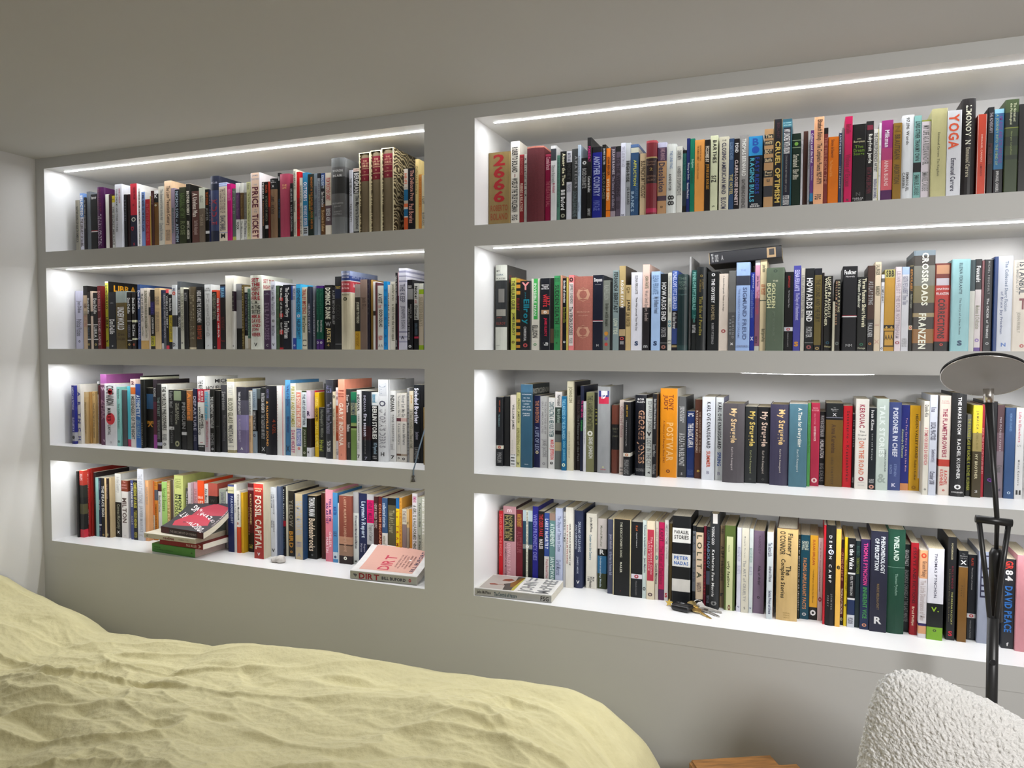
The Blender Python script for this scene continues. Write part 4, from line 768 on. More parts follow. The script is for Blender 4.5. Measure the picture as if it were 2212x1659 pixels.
R1 2504 198 2032 979 1;c8c0c8;0.0-0.018:8c9440;MY LIFE AS A RUSSIAN NOVEL@0.064-0.529:666|EMMANUEL CARRERE@0.611-0.839:777;white paperback with dark lettering, top shelf, right bay
R1 2706 320 2241 854 1;b4b080;;Emmanuel Carrere  The Kingdom@0.251-0.716:4c4c34:.35-.55;thick pale yellow paperback with olive lettering, top shelf, right bay
R1 3030 295 2156 830 1;ccced4;;YOGA@0.037-0.427:d04c24:.12-.85|Emmanuel Carrere@0.52-0.883:334:.3-.65;thick white paperback with vermilion lettering, top shelf, right bay
R1 3329 285 2403 881 1 H;232021;;LIMONOV@0.065-0.373:d8d8c4:.3-.7|N@0.401-0.448:c8c8b8:.3-.7|Emmanuel Carrere@0.475-0.765:aaa490:.35-.65;thick black hardback with white lettering, top shelf, right bay
R1 3659 181 2003 840 1;c04028;0.0-1:d0c0b8:r;EMMANUEL CARRERE@0.231-0.554:e8b0a0:.4-.6|LIMONOV@0.581-0.72:701c14:.4-.6;red paperback with white band, top shelf, right bay
R1 3897 122 2195 1014 1;16181c;;THE ADVERSARY@0.055-0.275:9a98a0:.3-.85|EMMANUEL CARRERE@0.384-0.604:4c2428;slim black paperback with dark red lettering, top shelf, right bay
R1 4023 204 2132 1005 1;2c6c98;0.0-0.046:88c0d8,0.658-1:14141c;I AM ALIVE AND YOU ARE DEAD@0.055-0.594:703888:.5-.85|A JOURNEY INTO THE MIND OF@0.055-0.612:90a880:.1-.42|EMMANUEL CARRERE@0.676-0.904:c8c8c8:.3-.6;blue paperback with black base, top shelf, right bay
R1 4229 271 2307 936 1;344028;0.0-0.13:3c4a2c,0.13-0.278:1c2420,0.278-0.287:788038,0.37-0.463:263024,0.555-0.601:263024;The Normal and@0.037-0.222:bbc0a0:.6-.8|the Pathological@0.037-0.25:bbc0a0:.3-.5|Georges Canguilhem@0.315-0.555:7c8858:.4-.55;thick dark green paperback with black band, top shelf, right bay
R1 4505 220 2175 926 1;1c1c1c;;;black paperback with plain spine, top shelf, right bay
R2 -8833 378 2566 1378 1 H W4a4844;c0c2b8;0.18-0.729:26282a,0.28-0.439:6c6a66:m,0.519-0.599:8a8880:e;MY@0.06-0.08:333:l|DARK@0.105-0.125:456:l|PLACES@0.15-0.17:333:l|JAMES@0.609-0.629:803830:l|ELLROY@0.669-0.699:803830:l|KNOPF@0.939-0.948:555:l|>ELLROY@0.11-0.2:803830:.1-.8;tall thick white hardback with black band, second shelf, right bay
R2 -8322 164 2171 1343 1;a8a848;;THE HILLIKER CURSE@0.04-0.439:26261c|JAMES ELLROY@0.479-0.799:26261c|o@0.868-0.908:554420:h;olive paperback with black lettering, second shelf, right bay
R2 -8155 135 2132 1350 0;14120f;0.0-0.05:b07c28,0.08-0.13:b07c28,0.17-0.22:b07c28,0.569-0.609:b07c28,0.659-0.699:b07c28,0.749-0.789:b07c28,0.838-0.878:b07c28,0.928-0.968:b07c28;ELLROY@0.269-0.449:802820;
R2 -8017 338 2063 1340 1;17181a;;James@0.16-0.269:1c7080:.4-.55|Ellroy@0.259-0.629:0c7080:.15-.85|CONFIDENTIAL@0.659-0.868:bbb:.35-.6|o@0.898-0.958:a04040:h|Y@0.02-0.13:c88080:h;thick black paperback with teal lettering, second shelf, right bay
R2 -7676 258 2122 1365 1;c0bcb0;0.0-0.569:349444:m;INVISIBLE MAN@0.06-0.519:c0d0c0:.35-.65|ELLISON@0.649-0.828:333|o@0.898-0.938:347444:h;white paperback with green top, second shelf, right bay
R2 -7379 303 2121 1338 1;11141c;0.439-0.499:a07c5c:e;NEW YORK@0.085-0.105:ccc:h|TIMES@0.11-0.13:ccc:h|BESTSELLER@0.135-0.155:ccc:h|WHITE@0.22-0.399:c03038:.3-.7|JAZZ@0.24-0.379:c03038:.5-.95|JAMES ELLROY@0.549-0.808:b82040:.35-.7|go@0.888-0.938:ccc|o@0.449-0.489:ddd:h;thick black paperback with red lettering, second shelf, right bay
R2 -7073 119 2121 1348 0;141412;0.699-0.898:4c3c2c;;
R2 -6950 194 2182 1325 1;307c48;;MURIEL@0.03-0.05:243:h|SPARK@0.06-0.08:243:h|SUDDEN DEATH@0.12-0.649:1c3c28|ALVARO@0.719-0.838:245434:.5-.85|ENRIGUE@0.719-0.838:245434:.1-.4|K@0.888-0.918:131:h;green paperback with dark green lettering, second shelf, right bay
R2 -6752 55 2189 1314 0;b08068;;;
R2 -6694 123 2104 1346 1;0c0e14;;the rules of attraction@0.03-0.339:ddd|Bret Easton Ellis@0.399-0.619:7c8030|o@0.868-0.898:ddd:h;slim black paperback with white lettering, second shelf, right bay
R2 -6567 55 2123 1308 0;b0a050;;;
R2 -6509 162 2189 1332 1;d07878;0.1-0.938:c8c0bc:e;o@0.03-0.09:282420:h|JEFFREY EUGENIDES@0.12-0.379:555|The VIRGIN SUICIDES@0.419-0.799:333|PICADOR@0.838-0.908:777;red paperback with white band, second shelf, right bay
R2 -6344 559 2139 1370 1 C;985c50;0.0-1:ac7c64:z;Middlemarch@0.469-0.489:c0907c:h|George Eliot@0.519-0.539:c0907c:h|O@0.15-0.339:b48870:h|O@0.659-0.838:b48870:h;very thick red hardback with peach band, second shelf, right bay
R2 -5782 304 2164 1342 1;111524;0.599-0.607:8c2838,0.607-0.617:ccc;Simpson@0.03-0.11:ccc:h|Second Journal@0.12-0.13:aaa:h|M@0.918-0.948:999:h;thick black paperback with white lettering, between very thick red and grey, second shelf, right bay
R2 -5473 199 2004 1333 1;6c7068;;RALPH ELLISON@0.07-0.279:8c9088|living with music@0.329-0.659:343830|@@0.729-0.788:b07828:s|@@0.808-0.858:585088:s|@@0.888-0.938:a83830:s;grey paperback with dark lettering, second shelf, right bay
R2 -5271 69 1968 1351 0;1a1c1c;;;
R2 -5198 181 2277 1355 1;748484;;FERNANDA EBERSTADT@0.02-0.529:1c2224|LOW TIDE@0.599-0.799:b4bca8;grey paperback with black lettering, second shelf, right bay
R2 -5013 181 2403 1358 1 W4c3c24;a08c60;0.479-1:1a181c,0.749-0.829:a08c68;ROGUE STATE@0.17-0.499:ddd:.3-.7|O@0.839-0.879:b04040:h|III@0.889-0.928:999:h;tan paperback with black base, second shelf, right bay
R2 -4829 158 1859 1373 0;ac9668;;G+@0.03-0.13:5c4c2c|JANE@0.22-0.399:2c2418|E.M. FORSTER@0.419-0.639:5c4c2c;
R2 -4667 324 2207 1363 1;c8c8d0;;ELENA FERRANTE@0.04-0.279:666:.35-.6|Those Who Leave and Those Who Stay@0.319-0.749:444:.35-.58|s@0.878-0.938:223454:h;thick white paperback with dark lettering, second shelf, right bay
R2 -4338 198 2414 1336 1;1c191c;0.0-0.499:d0b0a4;JOHN FANTE@0.13-0.28:665|Wait Until Spring, Bandini@0.3-0.659:887c78|m@0.938-0.968:aaa:h;black paperback with peach top, second shelf, right bay
R2 -4089 248 2207 1321 1;94aed0;;ELENA FERRANTE@0.05-0.289:567090|My Brilliant Friend@0.319-0.529:5c6c84|s@0.878-0.938:223454:h;pale blue paperback with blue lettering, second shelf, right bay
R2 -3837 197 2137 1353 1;0e1012;0.898-0.903:888;HOWARDS END@0.11-0.619:bbb|FORSTER@0.699-0.828:888|o@0.928-0.978:8a5c50:h;black paperback with pale lettering, between pale blue and slim pale grey, second shelf, right bay
R2 -3636 111 2165 1362 0;b8b8ac;;The Undiscovered Self@0.04-0.329:888|C G JUNG@0.369-0.509:444|o@0.609-0.649:347080:h|o@0.659-0.699:347080:h|[]@0.868-0.918:222;
R2 -3521 161 2214 1368 1;16121c;0.0-0.499:2c4c94,0.719-0.918:2c3c6c,0.933-0.958:8c7c54;PENELOPE FITZGERALD@0.01-0.479:a8b0d0|the blue flower@0.519-0.729:aaa;black paperback with blue top, second shelf, right bay
R2 -3357 268 2100 1331 1 H;0e2224;0.0-0.15:1c3030,0.928-1:1c3434;THIS@0.04-0.07:4c5c54:h|SIDE@0.09-0.12:4c5c54:h|OF@0.13-0.16:4c5c54:h|PARADISE@0.17-0.2:4c5c54:h|Fitzgerald@0.25-0.279:3c5454:h;black hardback with dark teal lettering, second shelf, right bay
R2 -3085 55 2613 1598 0;a0a0a0;;;
R2 -2982 139 2208 1376 0;121616;0.0-0.599:104844;PENELOPE FITZGERALD@0.02-0.499:6c9c94|Angels@0.549-0.649:487c74|RAPTURE@0.679-0.779:aaa;
R2 -2839 251 2281 1335 1 H;131718;;0@0.09-0.12:6c5c2c:h|F. SCOTT@0.15-0.26:6c5c2c:.55-.75|FITZGERALD@0.15-0.299:6c5c2c:.3-.48|This Side of Paradise@0.349-0.819:787030:.3-.65;black hardback with olive lettering, second shelf, right bay
R2 -2552 298 2151 1338 1;101314;;0@0.02-0.06:bbb:h|THE ODYSSEY@0.09-0.399:ccc:.35-.65|HOMER@0.419-0.619:786c54:.35-.65|ROBERT FITZGERALD@0.649-0.918:888:.4-.6;thick black paperback with white lettering, between black and cream, second shelf, right bay
R2 -2250 257 2087 1346 1;c4b8ac;;F. Scott Fitzgerald@0.03-0.26:666:.35-.55|Tender is the Night@0.279-0.489:444:.35-.55|o@0.719-0.769:8c4040:h;cream paperback with dark lettering, second shelf, right bay
R2 -1989 193 2151 1274 1;484848;0.0-0.519:5c5c5a;SIGMUND@0.559-0.849:888:.5-.8|FREUD@0.609-0.799:8c9494:.15-.4|x@0.898-0.928:ccc:h;charcoal paperback with grey top, second shelf, right bay
R2 -1792 350 2360 1239 1;8ca4cc;0.15-0.26:303440,0.939-0.969:7c94bc;SIGMUND FREUD@0.28-0.879:4c5c80:.5-.8|THE INTERPRETATION OF DREAMS@0.3-0.859:6c80a8:.15-.3|THE@0.08-0.1:7080a8:h|OXFORD@0.939-0.959:667:h;thick pale blue paperback with charcoal band, second shelf, right bay
R2 -1438 113 2094 1355 0;182c84;;Sigmund Freud@0.02-0.2:b8c0d8:.4-.8|Civilization and its Discontents@0.22-0.579:6c7cb0|x@0.818-0.868:bbc:h;
R2 -1322 128 2418 1373 1;7c5064;0.0-0.055:c8c8cc,0.055-0.419:c08ca4,0.948-1:b8b8ac;John Fante@0.17-0.29:482c54|The Road to Los Angeles@0.329-0.599:a84050|ecco@0.839-0.918:282030;slim plum paperback with pink top, second shelf, right bay
R2 -1190 163 2431 1359 1;c8b894;0.444-0.454:3c4840;John Fante@0.06-0.14:554|ASK THE DUST@0.27-0.389:b06840|Black Sparrow Press@0.759-0.899:443;tall cream paperback with dark lettering, second shelf, right bay
R2 -1024 446 2187 1208 1;4c5848;;o@0.02-0.06:2c3830:h|THE@0.15-0.17:a8a890:h|GOLDEN@0.18-0.489:b4b48c:.32-.52|BOUGH@0.18-0.489:b4b48c:.05-.28|JAMES GEORGE FRAZER@0.519-0.819:5c6858:.35-.5|-@0.859-0.879:a07470:h;very thick charcoal paperback with pale yellow lettering, second shelf, right bay
R2 -574 217 2076 1338 1;0b0a0c;0.699-0.749:b8b8c0;SOPHOCLES@0.05-0.2:902420:.4-.65|The Three Theban Plays@0.23-0.449:999:.4-.6|o@0.704-0.744:a03030:h|PENGUIN CLASSICS@0.769-0.948:777:.4-.55;black paperback with pale lettering, between very thick charcoal and blue, second shelf, right bay
R2 -352 178 2233 1341 1;3c3c84;;ELENA FERRANTE@0.05-0.299:b0b0d8|The Days of Abandonment@0.319-0.639:a0a0c8|s@0.888-0.948:b07828:h;blue paperback with pale blue lettering, second shelf, right bay
R2 -170 102 2158 1367 0;b0aca0;;Lilian Ann FORSTER Nan@0.08-0.599:777;
R2 -64 221 2159 1331 1 P999;111416;0.898-0.903:888;HOWARDS END@0.12-0.649:ccc|FORSTER@0.709-0.838:999|o@0.928-0.978:804444:h;black paperback with white lettering, between slim pale grey and olive, second shelf, right bay
R2 161 175 2141 1328 1;5c5028;0.0-0.08:12141c,0.928-1:141414;THE SOUND AND THE FURY@0.13-0.649:383018|o@0.948-0.988:8c7448:h;olive paperback with olive lettering, second shelf, right bay
R2 339 55 2024 1333 0;171212;;;
R2 397 202 1939 1360 1;11100e;;LIGHT IN AUGUST@0.01-0.559:c8c4a8:.45-.8|WILLIAM FAULKNER@0.02-0.669:c8c4a8:.08-.4|o@0.868-0.908:1c4c60:h|Vintage@0.928-0.958:b8b080:h;short black paperback with white lettering, after very slim black one, second shelf, right bay
R2 602 55 1270 1202 0;a8a490;;;
R2 660 124 1838 1312 0;151311;;AS I LAY DYING@0.02-0.459:b8b08c:.5-.9|WILLIAM FAULKNER@0.02-0.639:a07c60:.05-.42|o@0.868-0.918:555c58:h;
R2 831 347 2170 1340 1;0b0c11;0.579-0.587:8c2030,0.587-0.599:ccc;Faulkner@0.04-0.1:ccc:h|Novels@0.11-0.13:aaa:h|MM@0.918-0.948:888:h;thick black paperback with white lettering, between slim black and black, second shelf, right bay
R2 1181 228 1888 1325 1;10110f;;Three Famous Short Novels@0.02-0.679:c8c4a8:.5-.9|William Faulkner@0.03-0.419:b8b8a8:.05-.35|o@0.888-0.928:1c5c40:h|Vintage@0.948-0.978:a8a890:h;short black paperback with white lettering, between thick black and black, second shelf, right bay
R2 1413 163 2167 1346 1;1c1a1b;0.0-0.629:3c2820;AS I LAY DYING@0.18-0.459:888|FAULKNER@0.669-0.838:999|o@0.898-0.928:a06828:h;black paperback with brown top, second shelf, right bay
R2 1580 146 2257 1369 1;c4b49c;;SALINGER@0.03-0.15:554|NABOKOV@0.27-0.379:443|IX@0.699-0.928:b09080;slim cream paperback with peach lettering, second shelf, right bay
R2 1730 73 1933 1347 0;c4c4c8;0.05-0.1:555;A SIMPLE HEART@0.15-0.369:555|o@0.948-0.978:333:h;
R2 1807 236 2053 1347 1;a88030;0.0-0.1:a8a060,0.679-0.719:1c1a18,0.749-0.948:4c3c1c,0.759-0.928:a88030:e;SBB@0.01-0.09:2a2818:h|+ +@0.689-0.729:b89850:h|AAA@0.759-0.898:2a2418:h;tan brown paperback with dark brown base, second shelf, right bay
R2 2047 140 2109 1322 1;c4b8bc;;LILIAN FELDT THE FOUR NOTTINGHAM@0.05-0.848:998c94|o@0.878-0.918:8c4048:h;slim white paperback with dark lettering, second shelf, right bay
R2 2191 171 2105 1337 1;b8b8bc;0.0-0.09:94a8c8;GUSTAVE FLAUBERT Three Tales@0.11-0.449:778|HESPERUS@0.848-0.948:888;pale grey paperback with dark lettering, second shelf, right bay
R2 2365 79 2129 1325 1 Pb09c60;161512;0.699-0.749:c8bca0;GUSTAVE FLAUBERT@0.04-0.299:b07830|Flaubert in Egypt@0.329-0.499:887|o@0.704-0.744:a04838:h;very slim black paperback with tan brown lettering, second shelf, right bay
R2 2447 473 2495 1323 1;3c3834;0.0-0.05:6c7880,0.15-0.349:6c6c64,0.349-0.519:6c6448,0.619-0.659:8c7c5c,0.779-0.919:805c38;CROSSROADS@0.02-0.549:d0d0c0:.4-.7|FRANZEN@0.619-0.979:d0d0c0:.3-.65;tall very thick charcoal paperback with grey band, second shelf, right bay
R2 2924 345 2167 1372 1;a83028;0.0-0.25:6c3028,0.02-0.12:b08060:e,0.17-0.25:b0a8b0:e,0.888-1:1a1818;JONATHAN@0.279-0.309:dcc:h|FRANZEN@0.329-0.359:dcc:h|CORRECTIONS@0.399-0.858:281c1c:.25-.7|THE@0.459-0.519:7c2c20:.7-.8|o@0.908-0.938:c84838:h;thick red paperback with dark red top, second shelf, right bay
R2 3273 387 2236 1223 1;84acb0;;ELENA FERRANTE@0.04-0.379:344c54:.4-.58|The Story of a New Name@0.419-0.819:4c6468:.4-.55|s@0.879-0.939:243c54:h;thick pale teal paperback with dark teal lettering, second shelf, right bay
R2 3664 116 2216 1290 1;b8b8b0;0.0-0.339:26383c;;slim pale grey paperback with dark teal top, second shelf, right bay
R2 3784 135 2232 1328 1;c0b8b8;0.0-0.329:16181a,0.958-1:5c4484;Foucault@0.07-0.25:ccc|Madness & Civilization@0.499-0.759:887|o@0.859-0.898:8068a0:h;slim white paperback with black top, second shelf, right bay
R2 3923 55 2199 1342 0;6c4044;;;
R2 3981 190 2228 1375 1 P999;121316;;MICHEL FOUCAULT@0.02-0.379:999:.4-.62|The ORDER of THINGS@0.419-0.858:ccc:.35-.6|o@0.898-0.928:999:h;black paperback with white lettering, after very slim mauve-brown one, second shelf, right bay
R2 4174 75 2271 1266 0;1c3464;;;
R2 4254 320 2289 1376 1;bcc0c8;;The Collected Short Fiction@0.05-0.579:5c6c84:.5-.72|of Bruce Jay Friedman@0.369-0.819:5c6484:.2-.42|N@0.908-0.948:4c6ca8:h;thick white paperback with slate blue lettering, second shelf, right bay
R2 4577 433 2183 1378 1;c4bcb0;;ISTANBUL@0.02-0.379:484c50:.3-.6|THE IMPERIAL CITY@0.02-0.359:8c8c88:.15-.27|T@0.419-0.539:703c40:.1-.5:h|JOHN FREELY@0.569-0.799:989488:.2-.4|o@0.918-0.958:a04848:.1-.35:h;very thick white paperback with dark lettering, second shelf, right bay
R3 -8894 216 2142 1618 1 P888;14161a;.7-.75:c8c4b4;HENRY JAMES@.05-.22:a84828:.35-.6|The Ambassadors@.25-.43:7a9ca0:.35-.55|o@.705-.745:a84030:h|PENGUIN@.8-.95:777;black paperback with pale teal lettering, third shelf, right bay
R3 -8676 208 2169 1703 1 P888;101112;;;black paperback with plain spine, third shelf, right bay
R3 -8429 185 2216 1604 1;c8c0b8;.82-.99:c8c8c8;WILLIAM JAMES@.13-.48:444:.25-.75|WRITINGS@.62-.8:998:.3-.5|794@.82-.84:333:h|III@.86-.97:333;white paperback with dark lettering, third shelf, right bay
R3 -8241 132 2290 1633 0;b8b47c;;FREDRIC JAMESON@.08-.41:4a4824|REPRESENTING CAPITAL@.47-.86:6a6838|V@.93-.97:222:h;
R3 -8107 385 2554 1647 1 W20282a P888;2c5064;0-.1:3c647e;POSTMODERNISM@.118-.13:c8ccd0:h|OR, THE@.16-.175:c8ccd0:h|CULTURAL@.195-.21:c8ccd0:h|LOGIC@.23-.245:c8ccd0:h|OF LATE@.265-.28:c8ccd0:h|CAPITALISM@.3-.315:c8ccd0:h|FREDRIC@.345-.36:c8ccd0:h|JAMESON@.37-.385:c8ccd0:h|VERSO@.955-.965:c8ccd0:h|>POSTMODERNISM@.05-.115:b8b8b0:.03-.95;tall thick navy paperback with pale lettering, third shelf, right bay
R3 -7718 188 2205 1811 1;14183c;0-1:4c4c78:o;THE INVENTION@.07-.38:a06c50|A LIFE OF LEO@.43-.77:8088a0|o@.77-.81:c8b890:h;navy paperback with slate blue band, third shelf, right bay
R3 -7526 250 2184 1803 1;a8a8a6;;THE DEATH AND LIFE OF@.07-.53:707070:.55-.8|GREAT AMERICAN CITIES@.07-.52:707070:.2-.45|JANE JACOBS@.6-.85:707070|o@.92-.96:777:h;pale grey paperback with dark lettering, between navy and white, third shelf, right bay
R3 -7241 220 2159 1720 1;c8c8c4;;CONSTRUCTING A NERVOUS SYSTEM@.06-.55:1c4c50|MARGO JEFFERSON@.59-.87:c04040|8@.9-.94:333:h;white paperback with teal lettering, third shelf, right bay
R3 -7017 210 2342 1688 1;585c58;0-.2:c8c4c0,.2-.4:2c3c34,.5-.55:1c1c1c,.65-.76:9a8c6c;Negroland@.04-.18:333|Margo Jefferson@.22-.4:8a9a90;grey paperback with white top, third shelf, right bay
R3 -6767 143 2220 1553 0;0c5c84;;THE LARGESSE OF THE SEA MAIDEN@.04-.58:78a8bc|DENIS JOHNSON@.6-.87:60a0b8|o@.9-.95:c8d0b0:h;
R3 -6620 198 2663 1609 1;c0baa0;;JOHNSON@.06-.24:6c6850|REPORTS FROM THE SIDE OF@.56-.86:8a8670:.3-.5;tall ivory paperback with dark lettering, third shelf, right bay
R3 -6419 63 2649 1724 0;16100f;;;
R3 -6353 105 2222 1757 0;1c1416;;THE COLLECTED@.05-.3:544|The Pleasures of the Past@.25-.88:666;
R3 -6213 111 2535 1627 0;141a30;;The Savage Song@.17-.37:c03070|Salvation@.4-.53:30883c;
R3 -6099 85 2083 1552 0;b8b8bc;;Denis Johnson Train Dreams@.12-.6:888;
R3 -6011 241 2354 1562 1;686848;;THE LAUGHING MONSTERS@.04-.48:26281c|o@.48-.55:c0c0b8:h|DENIS JOHNSON@.56-.83:b8b8b0;olive paperback with black lettering, third shelf, right bay
R3 -5766 98 2349 1572 0;121212;;JESUS@.2-.4:8a8830;
R3 -5664 370 2534 1554 1 H W8a8c8c;8a8c8e;.05-.12:282c70:e,.12-.2:b02040:e,.05-.1:c8c8c8:m;ID@.05-.14:d0d0d8:.2-.6:h|o@.92-.94:c0c080:h|DENIS@.95-.965:a04048:h;tall thick grey hardback with white lettering, third shelf, right bay
R3 -5251 217 1997 1593 1 H;5c3024;.28-.65:141416;HENRY@.33-.36:554:h|TO@.38-.4:554:h|JAMES@.44-.47:554:h;dark red hardback with black band, third shelf, right bay
R3 -4982 143 2158 1415 0;b0a49c;;Collected Ghosts@.08-.5:8a6c6c|II@.9-.96:444;
R3 -4835 196 2120 1297 1 P999;16171a;.69-.74:c8c4b8;JAMES JOYCE@.04-.2:b08c28:.35-.6|A Portrait of the Artist as a Young Man@.25-.6:aaa:.3-.5|o@.695-.735:b06838:h|PENGUIN CLASSICS@.78-.98:777;black paperback with pale lettering, between slim pale grey and thick black, third shelf, right bay
R3 -4544 328 2326 1504 1 H P888;11131c;;BOB@.045-.07:ccc:h|ALLEN@.08-.1:ccc:h|GEORGE JONES@.19-.85:d0a080|GEORGE JONES@.195-.845:18141c:.24-.76|DOUBLEDAY@.91-.925:888:h|DOLPHIN@.93-.945:888:h;thick black hardback with peach lettering, third shelf, right bay
R3 -4213 197 2223 1364 1;b0b4b0;;EDWARD P JONES@.03-.41:6a6c6a|v@.42-.48:1a1a1a:h|LOST IN THE CITY@.5-.9:6a6c6a|4@.93-.96:222:h;pale grey paperback with dark lettering, between thick black and slim black, third shelf, right bay
R3 -4011 125 2364 1292 0 W5a4028;17181c;;Denis Johnson I Wrote on Lines in the County@.06-.42:aaa|Susan Minot@.6-.75:888|Verso Books@.84-.96:888;
R3 -3830 475 2519 1496 1 Wc8c4b8;cc780c;0-1:d08418;TONY@.07-.25:7a3818:.5-.8|JUDT@.07-.25:7a3818:.15-.45|POSTWAR@.38-.82:d8a868:.4-.8|A History of Europe Since 1945@.36-.84:8a4c18:.14-.3|o@.91-.95:6c3818:h;tall very thick orange paperback with brown lettering, third shelf, right bay
R3 -3351 231 2288 1647 1;38393a;0-.5:58595a:e;SEBASTIAN@.12-.32:bbb:.5-.75|JUNGER@.12-.31:ccc:.15-.45|A DEATH IN BELMONT@.45-.86:aaa|S@.94-.97:aaa:h;charcoal paperback with pale lettering, third shelf, right bay
R3 -3116 231 1879 1689 1;1a2c5c;;IC@.03-.08:c8c8c8|THE BASIC KAFKA@.18-.55:c8c8c8|SCHOCKEN@.88-.96:3c5080;short navy paperback with white lettering, third shelf, right bay
R3 -2880 210 2222 1615 1;48281c;;THE SHADOW OF THE SUN@.15-.67:988070:.55-.8|RYSZARD KAPUSCINSKI@.14-.67:b8a898:.15-.42|o@.89-.92:c8a848:h;brown paperback with cream lettering, third shelf, right bay
R3 -2666 347 2308 1469 1 W3c3c50;c8ccd4;;KARL OVE KNAUSGAARD@.06-.62:22242c:.38-.68|SUMMER@.65-.85:b85038:.38-.68|B@.89-.93:889:.35-.7:h;thick white paperback with black lettering, third shelf, right bay
R3 -2316 220 2297 1550 1 W5c5c80;c8cccc;;KARL OVE KNAUSGAARD@.06-.62:22242c:.3-.75|SPRING@.66-.83:284c90:.3-.75|B@.9-.94:889:.35-.8:h;white paperback with black lettering, third shelf, right bay
R3 -2091 566 2157 1299 1 H;4c484c;;My Struggle@.06-.5:d0b488:.3-.65|BOOK FOUR@.3-.43:7a7678:.5-.6|Karl Ove Knausgaard@.55-.84:b0a8a8:.38-.5;very thick charcoal hardback with beige lettering, third shelf, right bay
R3 -1521 311 2079 1380 1;282b2c;;My Struggle@.06-.52:c8b060:.25-.85|Karl Ove Knausgaard@.57-.87:8c9068:.4-.6|o@.93-.96:444:h;thick black paperback with pale yellow lettering, third shelf, right bay
R3 -1206 333 2070 1465 1;1a1b1e;;My Struggle@.06-.52:c8b0a0:.2-.8|Karl Ove Knausgaard@.57-.87:a8a098:.35-.58|o@.93-.96:444:h;thick black paperback with peach lettering, third shelf, right bay
R3 -869 476 2161 1335 1 H;3a374c;;My Struggle@.06-.5:d0b078:.35-.78|BOOK TWO@.3-.43:6a6878:.65-.72|Karl Ove Knausgaard@.55-.84:b0a8a0:.48-.6;very thick navy hardback with beige lettering, third shelf, right bay
R3 -389 442 2200 1240 1 P999;466a78;;A Time for Everything@.05-.52:ccd0c8:.42-.7|Karl O. Knausgaard@.55-.82:a8b4b4:.4-.55;very thick dark teal paperback with white lettering, third shelf, right bay
R3 56 78 2205 1445 0;4c8c4c;;Laird Hunt Ghost Horse My Room@.08-.6:3c6c38;
R3 139 217 2214 1557 1;a02440;;MAN@.055-.07:d09098:h|BOOKER@.08-.1:d09098:h|HOLLY STONE@.13-.26:c87080:.35-.55|GOOD BEHAVIOR@.28-.46:e0c0c0:.35-.6|0@.9-.96:d8b8b8:h;red paperback with dusty pink lettering, third shelf, right bay
R3 359 146 1968 1784 0;121112;;WAYNE KOESTENBAUM@.05-.34:999|HUMILIATION@.38-.63:bbb|BIG IDEAS@.7-.95:666;
R3 509 415 2210 1661 1;60481c;0-.2:141719,.17-.175:889,.19-.2:141414;The@.05-.06:aaa:h|Modern@.065-.08:aaa:h|Library@.085-.1:aaa:h|X@.12-.155:ccc:h|Anna Karenina@.25-.6:3c2814:.35-.62|LEO TOLSTOY@.65-.98:40301c:.35-.5;very thick tan brown paperback with black top, third shelf, right bay
R3 928 226 2148 1701 1;b01420;;Satantango - Krasznahorkai@.06-.93:500c10:.3-.7;red paperback with dark red lettering, third shelf, right bay
R3 1158 58 1947 1669 0 P888;1a1618;;THE BELIEVER@.08-.45:888|TWISTED@.85-.93:999;
R3 1220 310 2344 1511 1;ccc8c0;;KEROUAC@.06-.32:903848:.3-.7|The@.35-.37:555:h|Original@.39-.41:555:h|Scroll@.43-.45:555:h|ON THE ROAD@.46-.84:c07058:.3-.7|o@.86-.91:803038:h|PENGUIN@.92-.93:999:h|EDITION@.95-.96:999:h;thick white paperback with vermilion lettering, third shelf, right bay
R3 1534 179 2128 1566 1 P999;12191e;;Ivan Klima@.03-.28:c8c8c8:.3-.7|Love and Garbage@.32-.64:aab0b0:.35-.6|PENGUIN@.87-.92:999|o@.94-.99:c08878:h;black paperback with pale lettering, between thick white and thick pale grey, third shelf, right bay
R3 1716 283 2363 1571 1;b0bcb4;;TALK STORIES@.07-.64:d0d8d4:.25-.7|JAMAICA KINCAID@.55-.8:606868:.65-.85|&@.82-.92:8a968e:h;thick pale grey paperback with white lettering, third shelf, right bay
R3 2003 294 2272 1674 1 W18191c;3c4878;;POISONER IN CHIEF@.06-.62:c8ccd8:.35-.75|STEPHEN@.7-.84:7080a8:.5-.7|KINZER@.71-.82:7080a8:.15-.35|K@.92-.96:ccd:h;thick blue paperback with white lettering, third shelf, right bay
R3 2300 199 2203 1799 1;1c2470;.92-1:c88858;You Too Can Have a Body Like Mine@.15-.78:c8a0b0:.5-.75|Alexandra Kleeman@.28-.62:a8b890:.12-.4;blue paperback with pink lettering, third shelf, right bay
R3 2504 244 2195 1811 1;cc9a1c;.18-.85:c8c8cc:q;HIDDEN VALLEY ROAD@.1-.62:443414:.55-.8|Robert Kolker@.64-.88:6a4c14:.5-.72|o@.94-.98:a07018:h;orange paperback with white band, third shelf, right bay
R3 2751 124 2347 1264 1;c8c4b8;;Danilo Kis@.04-.17:444|A TOMB FOR BORIS DAVIDOVICH@.28-.68:b05860|o@.93-.95:555:h;slim white paperback with red lettering, third shelf, right bay
R3 2879 170 2500 1258 1;b8bcc8;;Kraus@.12-.17:556|SOCIAL PRACTICES@.27-.45:445|Semiotext(e)@.54-.67:667|October 2018@.76-.89:445;tall white paperback with dark lettering, third shelf, right bay
